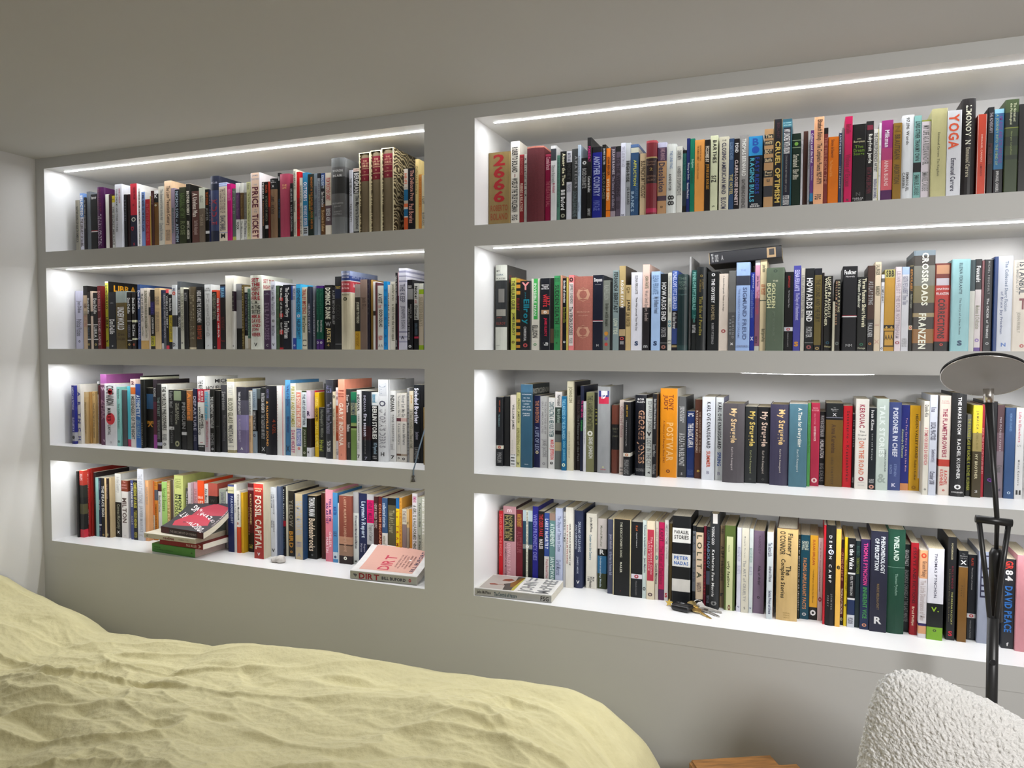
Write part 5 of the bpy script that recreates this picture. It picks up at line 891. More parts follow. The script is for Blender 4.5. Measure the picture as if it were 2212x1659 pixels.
R3 3110 253 2486 1392 1;d0c4b8;.64-.71:b03c30;RACHEL@.05-.06:a66:h|KUSHNER@.07-.08:a66:h|THE FLAMETHROWERS@.13-.62:8c2c48:.3-.7|RACHEL@.75-.9:b84038:.5-.8|KUSHNER@.74-.91:b84038:.15-.45|8@.94-.96:a33:h;tall white paperback with magenta lettering, third shelf, right bay
R3 3367 315 2563 1335 1 H;232324;;THE MARS ROOM@.04-.4:ccc:.4-.65|RACHEL KUSHNER@.44-.83:ccc:.4-.65|o@.88-.93:ccc:h|SCRIBNER@.95-.965:bbb:h;tall thick black hardback with white lettering, third shelf, right bay
R3 3724 104 2028 1460 0;1c1e1c;0-.3:6c6c68;THE STRANGE CASE OF RACHEL K@.05-.6:a8a830|RACHEL KUSHNER@.62-.93:989c30;
R3 3832 199 2267 1359 1;3c3420;0-.3:d0bc34,.3-.5:8a7c4c;JAMAICA KINCAID@.06-.48:6c6030:.3-.6|MY BROTHER@.53-.8:b8b090:.3-.6|3@.92-.95:aaa:h;dark brown paperback with yellow top, third shelf, right bay
R3 4035 72 2280 1490 0;9c2430;;INTO THE BOX OF DAVID MILES@.25-.75:c88080;
R3 4111 262 2358 1513 1;141418;;Intimacies@.13-.38:6c2c8c:.3-.6|Q@.8-.84:6c2c8c:h;black paperback with purple lettering, third shelf, right bay
R3 4377 160 2278 1557 1;786c74;0-.3:4c3438,.3-.5:685058;THE PICASSO PAPERS@.13-.5:a8a0a4:.35-.6|Krauss@.65-.73:555|d@.9-.93:334:h;grey paperback with mauve-brown top, third shelf, right bay
R3 4541 213 2221 1490 1;2c4870;;MEMOIRS DIARIES@.06-.26:5c7ca4:.4-.65|0@.92-.95:a8bccc:h;blue paperback with blue lettering, third shelf, right bay
R3 4757 168 2228 1475 1;c4c4c4;;Life Is Elsewhere@.05-.38:b05868:.3-.65|S@.4-.53:999:.2-.7|Milan Kundera@.57-.85:555:.35-.6|11@.9-.95:222:h;white paperback with red lettering, third shelf, right bay
R4 -8839 124 2176 1720 0;b81420;;DAVID SEDARIS THE ENGLISH@.05-.65:d87070;
R4 -8712 430 2329 1746 1 W301c20;b88890;.105-.47:1c1c14:e;NORMAN@.12-.46:8a8050:.45-.75|MAILER@.12-.45:8a8050:.15-.45|OSWALD'S TALE@.49-.98:d0a8b0:.35-.6|AN AMERICAN MYSTERY@.49-.98:5c4048:.15-.3|m@.04-.08:e8d0d8:h;very thick dusty pink paperback with black band, bottom shelf, right bay
R4 -8278 219 2244 1755 1;681c28;;MARTIN SHORT@.06-.24:b08830|A LITTLE LIFE@.3-.6:80404a;dark red paperback with red lettering, bottom shelf, right bay
R4 -8055 314 2250 1741 1;1c3c50;0-.15:a8b8c0,.47-.53:787c78,.54-1:141616,0-1:c8c8b8:s;ONE HUNDRED YEARS OF SOLITUDE@.02-.47:333:.4-.55|o@.48-.52:ddd:h|gabriel garcia marquez@.58-.98:333:.4-.55;thick navy paperback with pale teal top, bottom shelf, right bay
R4 -7737 183 2391 1743 1;202078;;WHEN PROPHECY DIES@.1-.7:7070b0;blue paperback with slate blue lettering, bottom shelf, right bay
R4 -7549 191 2258 1741 1;141416;;THE DEER PARK@.04-.35:a02830|MAILER@.38-.52:c8c0c0;black paperback with red lettering, bottom shelf, right bay
R4 -7354 165 2220 1734 0;2c4484;.6-1:c4c0bc;LARRY McMURTRY@.08-.5:c8ccd8|Pretty Boy and Other Boys@.64-.97:a06068;
R4 -7185 197 2229 1722 1;587c7c;0-.1:8c7468;ATONEMENT@.14-.46:c0d0cc|IAN McEWAN@.6-.92:c0d0cc;dark teal paperback with white lettering, bottom shelf, right bay
R4 -6984 219 2409 1684 1;a8b0c8;;The Shape of Things to Come@.1-.55:68708c|Greil Marcus@.65-.85:68708c;pale blue paperback with slate blue lettering, bottom shelf, right bay
R4 -6761 87 2291 1780 0;c8c8c8;;SWING TIME@.06-.4:555;
R4 -6671 238 2449 1722 1;d0cdc4;;GREIL MARCUS THE HISTORY OF@.2-.72:333:.5-.7|ROCK 'N' ROLL IN TEN SONGS@.22-.7:8c2430:.15-.35;tall white paperback with dark lettering, bottom shelf, right bay
R4 -6430 263 2353 1839 1 H;242c48;;DREAMS OF LEAVING@.14-.53:98a0b0:.5-.8|AND REMAINING@.18-.5:98a0b0:.15-.4|JAMES MEEK@.59-.82:98a0b0:.3-.55|V@.9-.94:ccc:h;navy hardback with pale blue lettering, bottom shelf, right bay
R4 -6082 329 2279 1902 1 Wc8c4b8;ccc8bc;;John McPhee@.05-.25:444:.3-.6|Coming into the Country@.28-.62:3c6c80:.25-.55|FSG@.84-.9:555|Noonday@.9-.99:444:.25-.6;thick white paperback with teal lettering, bottom shelf, right bay
R4 -5750 279 2134 2000 1;141618;0-.43:c8c0bc,.53-1:2c6890,.78-1:343c20;Marshall McLuhan@.1-.4:665:.3-.55|R@.44-.51:ccc:h|Understanding Media@.54-.98:b0c0c8:.2-.45;thick black paperback with white top, bottom shelf, right bay
R4 -5353 168 2210 1651 1;3c4054;;janet malcolm@.2-.4:889|trilogies in femme lab@.43-.75:8088a0;navy paperback with pale blue lettering, bottom shelf, right bay
R4 -5181 537 2261 1592 1 Pb09470 W787060;141516;0-1:b8ac84:r;THE EXECUTIONER'S SONG@.04-.5:a8a898:.4-.52|MAILER@.56-.7:c8c8b8:.4-.52|-@.93-.97:b03030:.4-.5|__________@.0-1:888070:.75-.77;very thick black paperback with pale yellow band, bottom shelf, right bay
R4 -4639 323 2217 1588 1;131519;.69-.75:c8c4cc;Karl@.05-.12:b05828:.4-.6|Capital Volume II@.14-.34:999:.4-.55|o@.695-.745:a03040:h|PENGUIN CLASSICS@.78-.97:666:.4-.55;thick black paperback with pale lettering, bottom shelf, right bay
R4 -4312 122 2281 1594 0;b8c4c0;;Psychoanalysis: the Impossible Profession@.06-.45:345|Janet Malcolm@.48-.67:445|o@.85-.9:444:h;
R4 -4186 232 2283 1557 1;ccc0a8;.11-.76:a02c40:c;The Purloined Clinic@.2-.68:d0b0b0:.5-.75|JANET MALCOLM@.25-.63:d0b0b0:.15-.4|o@.91-.96:544:h;cream paperback with red band, bottom shelf, right bay
R4 -3950 96 2277 1598 0;b8b0a4;;ROBERT WALSER@.08-.4:988|o@.43-.49:3c7c70:h|Gerald Murnane@.53-.8:444;
R4 -3850 162 2258 1623 1;a8184c;.86-1:4c2044;KAPUT@.08-.25:581030|The Rest of Darkness@.3-.8:781438;magenta paperback with plum base, bottom shelf, right bay
R4 -3685 112 2328 1625 0;c4c0bc;;AMELIE NOTHOMB@.05-.3:777|Tokyo Fiancee@.32-.48:888|s@.9-.96:a02830:h;
R4 -3569 91 2236 1667 0;5c4c28;;;
R4 -3435 508 2521 1427 1 W121418;121417;.135-.3:c8c8c4,.43-.57:c8c8c4,.71-.85:c4c2bc;PARALLEL@.16-.2:222:h|STORIES@.215-.26:222:h|PETER@.45-.49:2c5898:h|NADAS@.51-.55:2c5898:h;tall very thick black paperback with white band, bottom shelf, right bay
R4 -2886 95 2273 1497 0;16181c;.07-.82:585c64;M A R T Y@.1-.55:333|MARTIN@.58-.7:334;
R4 -2787 201 2247 1488 1;151515;.07-.91:c4b098;L O L I T A@.1-.65:443|NABOKOV@.7-.82:544;black paperback with cream band, bottom shelf, right bay
R4 -2582 74 2278 1520 0;5c1424;;LETTERS TO VERA@.25-.85:a02830;
R4 -2504 113 2265 1522 0;121418;.55-.72:4c5468;VLADIMIR@.04-.17:4c5c70|NABOKOV@.18-.52:7c98b8|VINTAGE@.85-.95:889;
R4 -2387 245 2686 1327 1 W202224 H;242628;0-.1:c0bcb8:m;YOUNG GOD@.13-.32:ccc:.2-.5|Katherine Faw Morris@.37-.86:ccc:.25-.55|o@.9-.95:777:h;tall black hardback with white lettering, between slim black and slim tan, bottom shelf, right bay
R4 -2139 125 2315 1607 0;887458;;nin@.04-.1:333|A SPY@.25-.4:222|in the house of love@.43-.67:333|r@.82-.86:333:h;
R4 -2010 283 2363 1452 1;4c5c2c;.13-1:b8bc90:w;NGAI@.23-.31:787c60:.35-.5|ugly feelings@.42-.73:34381c:.2-.55|o@.93-1:6c3c30:.7-1:h;thick dark green paperback with pale yellow band, bottom shelf, right bay
R4 -1679 119 2331 1440 0;c4c4d0;;MAGGIE NELSON@.23-.4:9898b0|BLUETS@.45-.55:9898b0|u@.93-.95:336:h;
R4 -1555 193 2342 1413 1;c4c0b0;;Maggie Nelson@.1-.35:777:.3-.55|The ART of CRUELTY@.38-.87:888:.25-.65|S@.93-.96:555:h;white paperback with dark lettering, bottom shelf, right bay
R4 -1358 105 2329 1442 0;c0c8c8;;MAGGIE NELSON@.23-.4:80a098|BLUETS@.45-.55:9898b0|u@.93-.95:336:h;
R4 -1250 287 2278 1496 1 W3c4028;6c5c70;;NABOKOV@.06-.28:4c3c50:.45-.65|Ada, or Ardor@.42-.66:2c2430:.38-.68|o@.79-.82:1c1420:h;thick lilac grey paperback with black lettering, bottom shelf, right bay
R4 -885 157 2347 1130 1 We0c8c0;c0c8cc;;The Secret Life@.12-.28:556|Andrew O'Hagan@.39-.57:556|Secrets, Privacy and Greece@.67-.94:446;slim white paperback with slate blue lettering, bottom shelf, right bay
R4 -639 523 2471 1214 1 H P4c3428;bca06c;;Flannery@.05-.3:3c3424:.45-.75|O'CONNOR@.03-.29:3c3424:.15-.42|The@.4-.51:3c3424:.45-.7|Complete Stories@.33-.76:3c3424:.15-.42|FARRAR@.91-.92:8a7440:h|STRAUS@.935-.945:8a7440:h|GIROUX@.96-.97:8a7440:h;tall very thick beige hardback with dark brown lettering, bottom shelf, right bay
R4 -112 57 2275 1438 0;22241c;;YEAR OF MEDITATION IN AN EMERGENCY@.05-.9:999;
R4 -51 229 2272 1486 1;124050;;GEORGE@.07-.18:b8c0b0:.5-.85|ORWELL@.07-.18:b8c0b0:.15-.45|FACING UNPLEASANT FACTS@.27-.88:b87c4c:.3-.7|o@.92-.96:aaa:h;teal paperback with orange lettering, bottom shelf, right bay
R4 181 204 2272 1517 1;c89428;.85-1:1a1816;SUSAN ORLEAN@.05-.35:8c1c1c:.35-.65|The Bullfighter Checks Her Makeup@.4-.8:6a4c10:.35-.55|o@.88-.95:ccc:h;orange paperback with black base, bottom shelf, right bay
R4 389 121 2218 1505 1;c0a8a4;;George Orwell@.05-.25:7c3038:.3-.6|Down and Out in Paris and London@.27-.65:6c4c4c:.3-.55|o@.71-.77:801c24:h;slim dusty pink paperback with mauve-brown lettering, bottom shelf, right bay
R4 514 55 2624 1261 0;b01c28;;;
R4 572 234 2641 1244 1 H;151517;;DEMON CAMP@.1-.57:ccc:.3-.6|o@.24-.29:c8d0ff:.3-.6:s|JENNIFER@.68-.84:888:.5-.7|PERCY@.7-.81:888:.2-.35;tall black hardback with white lettering, after very slim red one, bottom shelf, right bay
R4 809 120 2558 1200 1;d8a84c;;e@.37-.41:221:h;tall slim beige paperback with black lettering, bottom shelf, right bay
R4 932 81 2259 1380 0;4c141c;0-.1:241418,.9-1:141414;CRYING OF LOT 49@.15-.48:b07860|THOMAS PYNCHON@.57-.87:c8b0a0|o@.91-.95:b8b090:h;
R4 1017 80 2340 1331 0;ccb41c;;THE JUDGES OF THE SECRET COURT@.25-.6:6a5c10|4@.75-.78:222:h;
R4 1100 178 2338 1276 1;131417;.67-.69:ccc,.385-.405:ccc,.69-.86:1c2c50,.86-1:b8bcc4;In the Wake@.07-.35:ddd:.2-.8|PER PETTERSON@.42-.64:aaa:.35-.7|PICADOR@.89-.96:556;black paperback with navy band, bottom shelf, right bay
R4 1282 113 2270 1327 1;17282c;;MAX PERCY@.06-.17:3c6058|THOMAS PYNCHON@.19-.38:707c28;slim black paperback with olive lettering, bottom shelf, right bay
R4 1399 219 2345 1247 1;2c1c48;.5-1:1c2848;THOMAS PYNCHON@.04-.51:c03c7c:.3-.75|INHERENT VICE@.53-.88:3c8444:.3-.75|o@.93-.97:b87c60:h;purple paperback with navy base, bottom shelf, right bay
R4 1622 391 2592 1187 1;232435;;PHENOMENOLOGY@.05-.42:c4c8cc:.6-.85|OF PERCEPTION@.07-.39:c4c8cc:.25-.5|MAURICE MERLEAU-PONTY@.52-.78:7c6848:.4-.55|R@.85-.92:ccc:h;tall thick navy paperback with white lettering, bottom shelf, right bay
R4 2017 393 2667 1243 1 H;1c4434;.36-.365:6a8a7c;VINELAND@.06-.3:b8c8bc:.35-.65|Thomas Pynchon@.42-.63:7c9c8c:.4-.6;tall thick dark green hardback with white lettering, bottom shelf, right bay
R4 2414 131 2261 1441 1;141a1c;;GRACE PALEY@.06-.25:aaa|ENORMOUS CHANGES AT THE LAST MINUTE@.29-.88:777;slim black paperback with pale lettering, bottom shelf, right bay
R4 2548 175 2350 1297 1;901420;;ESSAYS AND FICTIONS@.05-.66:3c1018:.3-.7|Brad Phillips@.69-.9:d8c0a8:.2-.6;red paperback with dark red lettering, bottom shelf, right bay
R4 2726 180 2216 1132 1;c8c4c8;0-.32:c8946c,.83-.86:2c2458,.86-.95:c8946c;o@.03-.09:b84028:h|Grace Paley@.12-.3:7c5c48|The Little Disturbances of Man@.34-.8:a89c9c;white paperback with peach top, bottom shelf, right bay
R4 2910 348 2289 1103 1;c8c8d0;.6-1:161819,.86-1:709c2c;THOMAS PYNCHON@.05-.54:445:.4-.58|V.@.64-.69:84a828:h|o@.88-.91:222:h;thick white paperback with black base, bottom shelf, right bay
R4 3349 194 2583 1241 1 W141416;1b1b1d;;POWDERMAKER@.06-.22:a8a080:.4-.6|HOLLYWOOD@.28-.5:78182c:.5-.7|THE DREAM FACTORY@.53-.85:a0a060:.5-.7|An Anthropologist Looks at the Movie Makers@.31-.82:888060:.2-.35|S@.91-.96:b02030:h;tall black paperback with olive lettering, bottom shelf, right bay
R4 3587 200 2271 1207 1 W14161a;6c4c20;0-.18:15171a,.17-.18:777;The@.03-.04:888:h|Modern@.05-.065:888:h|Library@.075-.09:888:h|X@.105-.15:ccc:h|Plato@.38-.5:443018:.3-.5|Selected Dialogues of@.3-.55:4c3820:.55-.7;tan brown paperback with black top, bottom shelf, right bay
R4 3831 192 2139 1442 1;14171d;.69-.74:c8c4c4;PLATO@.04-.13:a83820:.35-.6|The Last Days of Socrates@.15-.41:999:.35-.55|o@.695-.735:a03838:h|PENGUIN CLASSICS@.77-.98:777:.35-.5;black paperback with pale lettering, bottom shelf, right bay
R4 4027 426 2276 1293 1;8a90a0;.04-.5:24243c:e,.055-.17:8a90a0:f,.19-.27:8a90a0:f,.29-.36:8a90a0:f,.38-.42:8a90a0:f,.44-.48:8a90a0:f;;very thick pale blue paperback with navy top, bottom shelf, right bay
R4 4513 259 2185 1134 1;25272c;;GR@.02-.12:b83830:.2-.8|84@.12-.25:ccc:.2-.8|DAVID PEACE@.3-.82:2c68b0:.2-.8|f@.93-.97:ccc:h;black paperback with blue lettering, bottom shelf, right bay
R4 4775 283 2323 1033 1;c0848c;;;thick dusty pink paperback with plain spine, bottom shelf, right bay
"""
REST = Geo()
mats = {0: M_GLOSS, 1: M_CLOTH}
seed = 0
for line in BOOKDATA.strip().split('\n'):
    geo, base, bands, texts, label = line.split(';')
    f = geo.split(); row = f[0]; x0, w, h, sb = [int(v) / 1e4 for v in f[1:5]]; single = f[5] == '1'; flags = f[6:]
    seed += 1
    yf = FACE + sb; bulge = min(.0045, w * .16) if ('H' in flags or 'C' in flags) else 0
    dep = min(h * (.66 if bulge else .635), BACK - (.018 if 'S' in flags else .004) - yf)
    G, P, T, hard = book_parts(w, h, dep, flags, base, bands, texts, seed)
    zb = SHELF_Z[row[1]]; xc = x0 + w / 2
    if 'S' in flags:                     # a marbled slipcase round each of the three volumes
        cs = empty('slipcase', (xc, yf - .003, zb))
        tag(cs, 'marbled card slipcase of ' + label, 'slipcase', 'marbled slipcases on the top shelf')
        H2, W2, D2, t_ = h + .008, w + .007, dep + .012, .0028
        g1 = Geo(); g2 = Geo()
        for (a0, a1, b0, b1) in ((-W2 / 2, -W2 / 2 + t_, 0, H2), (W2 / 2 - t_, W2 / 2, 0, H2), (-W2 / 2 + t_, W2 / 2 - t_, H2 - t_, H2), (-W2 / 2 + t_, W2 / 2 - t_, 0, t_)):
            g1.box(a0, a1, .0006, D2, b0, b1, (1, 1, 1)); g2.box(a0, a1, 0, .0006, b0, b1, (1, 1, 1))
        g1.box(-W2 / 2 + t_, W2 / 2 - t_, D2 - t_, D2, t_, H2 - t_, (1, 1, 1))
        link('marbled_case', g1.mesh('marbled_case'), M_MARBLE, cs); link('card_edge', g2.mesh('card_edge'), M_CARD, cs)
        label = label.replace('volume', 'cloth volume') ; zb += t_ + .0004; yf += .003
    if single:
        root = empty('book', (xc, yf, zb))
        tag(root, label, 'book', f"books on the {ROWNAME[row[1]]} shelf of the {'left' if row[0] == 'L' else 'right'} bay")
        cm = M_CLOTH if ('C' in flags or (hard and not texts)) else M_GLOSS
        link('cover', G.mesh('cover', False), cm, root)
        link('page_block', P.mesh('page_block'), M_PAGE, root)
        if T.f: link('spine_lettering', T.mesh('spine_lettering'), M_PRINT, root)
    else:
        REST.merge(G, (xc, yf, zb), 0); REST.merge(P, (xc, yf, zb), 1); REST.merge(T, (xc, yf, zb), 2)
o = link('slim_books', REST.mesh('slim_books'), [M_GLOSS, M_PAGE, M_PRINT])
tag(o, 'thin books filling the gaps between the larger ones on all eight shelves', 'books', kind='stuff')

# ------------------------------------------------------------------ books lying flat
def bend(G, k1, k2):
    G.v = [(x + k1 * y + k2 * y * y, y, z) for x, y, z in G.v]
def cover_art(items, w, h, dep, k1, k2):
    WEIGHT[0] = .018
    """print on the upper board of a lying book; a = from spine to fore-edge, b = from head to tail (0..1)"""
    T = Geo(); n = 0
    for it in items:
        n += 1; lift = .0003 + .00006 * n
        def P(a, b): return (w / 2 + lift + k1 * a * dep + k2 * (a * dep) ** 2, a * dep, (1 - b) * h)
        if it[0] == 'rect':
            _, a0, a1, b0, b1, c = it; c = hexc(c); m = 10
            for q in range(m):
                p, r = a0 + (a1 - a0) * q / m, a0 + (a1 - a0) * (q + 1) / m
                T.quad([P(p, b0), P(p, b1), P(r, b1), P(r, b0)], c)
        elif it[0] == 'poly':
            T.quad([P(a, b) for a, b in it[1]], hexc(it[2]))
        else:
            _, s, a, b, L, H0, ang, c = it       # text: start point, length and height as fractions of dep / h, direction in degrees from the spine-to-fore-edge axis
            V2, F2, tw, lo, hi = layout(s); sx = L * dep / tw; sy = H0 * h / .72
            ca, sa = math.cos(math.radians(ang)), math.sin(math.radians(ang))
            vs = []
            for p in V2:
                du, dv = p[0] * sx, p[1] * sy
                vs.append(P(a + (du * ca - dv * sa) / dep, b - (du * sa + dv * ca) / h))
            T.add(vs, F2, hexc(c))
    return T
def lying(xr, yf, z0, w, h, dep, yaw, flags, base, bands, texts, label, group, art=(), k1=0.0, k2=0.0, seed=0, pages=None):
    G, P, T, hard = book_parts(w, h, dep, flags, base, bands, texts, seed)
    # finer boards so that the bend reads as a curve
    def split(Gx):
        out = Geo()
        for f, c, m in zip(Gx.f, Gx.c, Gx.m):
            pts = [Gx.v[i] for i in f]; ys = [p[1] for p in pts]
            if len(pts) == 4 and max(ys) - min(ys) > .03:
                n = 10; a, b, c_, d = [Vector(p) for p in pts]
                if abs(a.y - b.y) > .03: 
                    for q in range(n):
                        s0, s1 = q / n, (q + 1) / n
                        out.quad([tuple(a.lerp(b, s0)), tuple(a.lerp(b, s1)), tuple(d.lerp(c_, s1)), tuple(d.lerp(c_, s0))], c, m)
                else:
                    for q in range(n):
                        s0, s1 = q / n, (q + 1) / n
                        out.quad([tuple(a.lerp(d, s0)), tuple(b.lerp(c_, s0)), tuple(b.lerp(c_, s1)), tuple(a.lerp(d, s1))], c, m)
            else: out.quad(pts, c, m)
        return out
    G, P = split(G), split(P)
    if pages: P.c = [hexc(pages)] * len(P.c)
    bend(G, k1, k2); bend(P, k1, k2)
    if T.f: bend(T, k1, k2)
    root = empty('book', (xr, yf, z0 + w / 2)); root.rotation_euler = (0, -math.pi / 2, yaw)
    tag(root, label, 'book', group)
    link('cover', G.mesh('cover'), M_CLOTH if 'C' in flags else M_GLOSS, root)
    link('page_block', P.mesh('page_block'), M_PAGE, root)
    if T.f: link('spine_lettering', T.mesh('spine_lettering'), M_PRINT, root)
    if art: link('cover_lettering', cover_art(art, w, h, dep, k1, k2).mesh('cover_lettering'), M_PRINT, root)
    return root
Z4 = SHELF_Z['4']; PILE = 'books piled flat on the bottom shelf'
lying(-1.944, 2.012, Z4 + .0002, .030, .205, .140, -.05, [], '4c8a3c', '', 'ON DECLINE@.05-.2:1c4a1c:.55-.7|THE RISE AND FALL OF AN INDUSTRY@.05-.5:1c4a1c:.3-.42|b@.9-.94:142814:h',
      'green paperback at the foot of the flat pile, beside the pale stone', PILE, seed=901, pages='b8a49c')
lying(-1.911, 2.014, Z4 + .0306, .019, .200, .140, -.03, [], '80141c', '', 'PAUL MULLER@.62-.86:c8a8a0:.25-.7|v@.9-.96:c8a8a0:h',
      'thin dark red paperback lying on the green one in the flat pile', PILE, seed=902, pages='d8d2c4')
lying(-1.938, 2.006, Z4 + .0502, .0175, .235, .150, -.02, [], 'ccc6b4', '', 'n@.05-.08:555:h|nadine@.38-.6:701c24:.2-.8|THOMAS CLERC@.68-.9:887:.35-.6',
      'cream paperback under the red and black one in the flat pile', PILE, seed=903, pages='c8bca4')
art = [('rect', .0, 1, .0, 1, '2a2a30'), ('poly', [(.12, .18), (.3, .1), (.55, .25), (.62, .55), (.5, .8), (.3, .88), (.2, .6)], 'a82c40'),
       ('poly', [(.55, .3), (.8, .35), (.96, .6), (.9, .95), (.66, .97), (.6, .6)], '9a3040'), ('poly', [(.28, .3), (.42, .28), (.5, .5), (.4, .72), (.34, .5)], '5c1c2c'),
       ('text', 'THE', .04, .975, .26, .05, 69, 'd0c8c8'), ('text', 'DISCOMFORT', .16, .90, 1.36, .10, 69, 'dcd8d8'), ('text', 'OF', .47, .93, .20, .05, 70, 'd0c8c8'),
       ('text', 'EVENING', .58, .79, .98, .10, 73, 'dcd8d8'), ('text', 'LUCAS RIJNEVELD', .30, .985, .62, .03, 0, 'c8b8b8')]
art = [a if a[0] != 'text' else (a[0], a[1], a[2], a[3], a[4], a[5], a[6], a[7]) for a in art]
lying(-1.907, 2.012, Z4 + .0682, .022, .212, .138, -.10, ['W2a2a30'], '4c141c', '.2-.86:241418:e', 'THE DISCOMFORT OF EVENING@.22-.84:9a8c8c:.3-.66',
      'dark paperback with crumpled red cover art on top of the flat pile', PILE, art=art, k1=.24, k2=2.1, seed=904, pages='d8d2c0')
art = [('rect', .10, .93, .10, .90, 'd0a294'), ('text', 'DIRT', .14, .52, .52, .17, 0, 'b83c50'), ('text', 'ADVENTURES IN LYON', .28, .6, .42, .028, 0, '5c3438'),
       ('text', 'AS A CHEF IN TRAINING,', .24, .65, .46, .028, 0, '5c3438'), ('text', 'FATHER, AND SLEUTH', .30, .70, .36, .028, 0, '5c3438'), ('text', 'LOOKING FOR THE SECRET', .24, .75, .46, .028, 0, '5c3438'),
       ('text', 'OF FRENCH COOKING', .32, .80, .36, .028, 0, '5c3438'), ('text', 'BILL BUFORD', .16, .89, .70, .055, 0, '24284c'), ('poly', [(.52, .73), (.56, .72), (.57, .75), (.53, .76)], 'dcd8d8')]
lying(-1.092, 2.022, Z4 + .0002, .0255, .228, .150, .06, ['Wd8d6d4'], 'a8a89c', '', 'd@.05-.1:1c2038:h|DIRT@.13-.45:8c1c28:.15-.85|BILL BUFORD@.48-.84:1c2038:.3-.68|o@.88-.92:a83c40:h',
      'white paperback with pink parcel-paper cover, lying by the pillar, bottom left shelf', PILE + ' singly', art=art, k1=.22, k2=.9, seed=905, pages='a8a298')
art = [('rect', .06, .96, .05, .50, 'b0a8a0'), ('poly', [(.06, .36), (.30, .34), (.42, .30), (.55, .42), (.96, .40), (.96, .50), (.06, .50)], '4a4a44'),
       ('poly', [(.25, .42), (.5, .38), (.9, .46), (.9, .495), (.3, .495)], '7c5420'), ('poly', [(.06, .47), (.22, .46), (.9, .495), (.9, .505), (.06, .505)], 'b0a84c'),
       ('poly', [(.30, .15), (.36, .12), (.40, .18), (.37, .24), (.32, .22)], '8c3c24'), ('poly', [(.62, .24), (.72, .26), (.78, .34), (.70, .40), (.60, .34)], '7c3c24'),
       ('poly', [(.32, .22), (.335, .22), (.335, .33), (.32, .33)], '9c5c40'),
       ('text', 'JOHN', .05, .715, .66, .17, 0, '8c8c8c'), ('text', 'McPHEE', .05, .945, .90, .17, 0, '8c8c8c'), ('text', 'the control', .75, .60, .22, .04, 0, '444458'), ('text', 'of nature', .77, .67, .19, .04, 0, '444458')]
lying(-.661, 2.020, Z4 + .0002, .0215, .232, .148, .07, ['We0ded8'], 'a8a8a4', '', 'John McPhee@.03-.22:3c3c40:.2-.75|The Control of Nature@.26-.56:34505c:.2-.75|FSG@.86-.97:2c2c2c:.2-.8',
      'white paperback with huge grey capitals on its cover, lying on the bottom right shelf', PILE + ' singly', art=art, seed=906, pages='d4cfc0')
# the battered dictionary lying across the tops of the second row
d = lying(-.066, 2.128, EYE + .2514, .0325, .186, .135, 0, ['Pb09870'], '1c1c20', '.8-.92:8c7454:e,.83-.9:201c1c:m', 'THE@.03-.06:8c8c8c:.2-.9|CONCISE@.08-.13:8c8c8c:.2-.8|A@.17-.2:8c8c8c:.3-.7',
      'battered black dictionary lying across the tops of the second right shelf books', None, seed=907)
d.rotation_euler = (0, -math.pi / 2 - .066, 0)

# ------------------------------------------------------------------ small things on the shelves
bm = bmesh.new()
for cx, r, sz in ((-.009, .013, .75), (.008, .0145, .85), (.0, .011, .6)):
    m = Matrix.Translation((cx, random.Random(int(r * 1e5)).uniform(-.003, .003), r * sz * .8)) @ Matrix.Diagonal((1.05, .85, sz, 1))
    bmesh.ops.create_icosphere(bm, subdivisions=4, radius=r, matrix=m)
for v in bm.verts:
    v.co += v.co.normalized() * noise.noise(v.co * 110) * .0022
    v.co.z = max(v.co.z, .0003)
o = link('stone', mesh_from_bm('stone', bm), M_STONE, None, (-1.6466, 2.075, Z4)); o.scale = (1.2, 1.2, 1.1)
tag(o, 'small pale lumpy stone on the bottom shelf before the brown-black books', 'stone')

bm = bmesh.new(); pts = []
for k in range(10):
    r = .0115 if k % 2 == 0 else .0052; a = math.pi / 2 + k * math.pi / 5; pts.append((r * math.cos(a), r * math.sin(a)))
f = bm.faces.new([bm.verts.new((x, 0, z)) for x, z in pts]); e = bmesh.ops.extrude_face_region(bm, geom=[f])
for v in e['geom']:
    if isinstance(v, bmesh.types.BMVert): v.co.y += .0018
bmesh.ops.recalc_face_normals(bm, faces=bm.faces)
o = link('star_charm', mesh_from_bm('star_charm', bm, False), M_YELLOW, None, (-.3465, 2.118, Z4 + .0098)); o.rotation_euler = (-.25, 0, 0)
tag(o, 'tiny yellow star ornament at the foot of the black and white striped book', 'ornament')

# ribbon bookmark hanging over the third left shelf
root = empty('ribbon_bookmark', (-1.068, 2.03, EYE - .225)); tag(root, 'blue-grey ribbon hanging over the edge of the third left shelf', 'ribbon')
def ribbon(points, wd, name, m, parent, th=.0006):
    g = Geo(); base = Vector(points[0])
    P = [Vector(p) - Vector(parent.location) for p in points]
    for i in range(len(P) - 1):
        a, b = P[i], P[i + 1]
        for dy in (0, th):
            q = [(a.x - wd, a.y + dy, a.z), (a.x + wd, a.y + dy, a.z), (b.x + wd, b.y + dy, b.z), (b.x - wd, b.y + dy, b.z)]
            g.quad(q if dy == 0 else q[::-1], c1)
        for s in (-1, 1):
            g.quad([(a.x + s * wd, a.y, a.z), (a.x + s * wd, a.y + th, a.z), (b.x + s * wd, b.y + th, b.z), (b.x + s * wd, b.y, b.z)], c1)
    return link(name, g.mesh(name), m, parent)
ribbon([(-1.0645, 2.075, EYE - .20), (-1.0655, 2.03, EYE - .225), (-1.076, 2.008, EYE - .29), (-1.086, 1.9985, EYE - .342), (-1.089, 1.9965, EYE - .353), (-1.0895, 1.9965, EYE - .372)], .0022, 'ribbon_band', M_RIBBON, root)
bm = bmesh.new(); bmesh.ops.create_uvsphere(bm, u_segments=12, v_segments=8, radius=.0045, matrix=Matrix.Translation((-.0215, -.0335, -.147)))
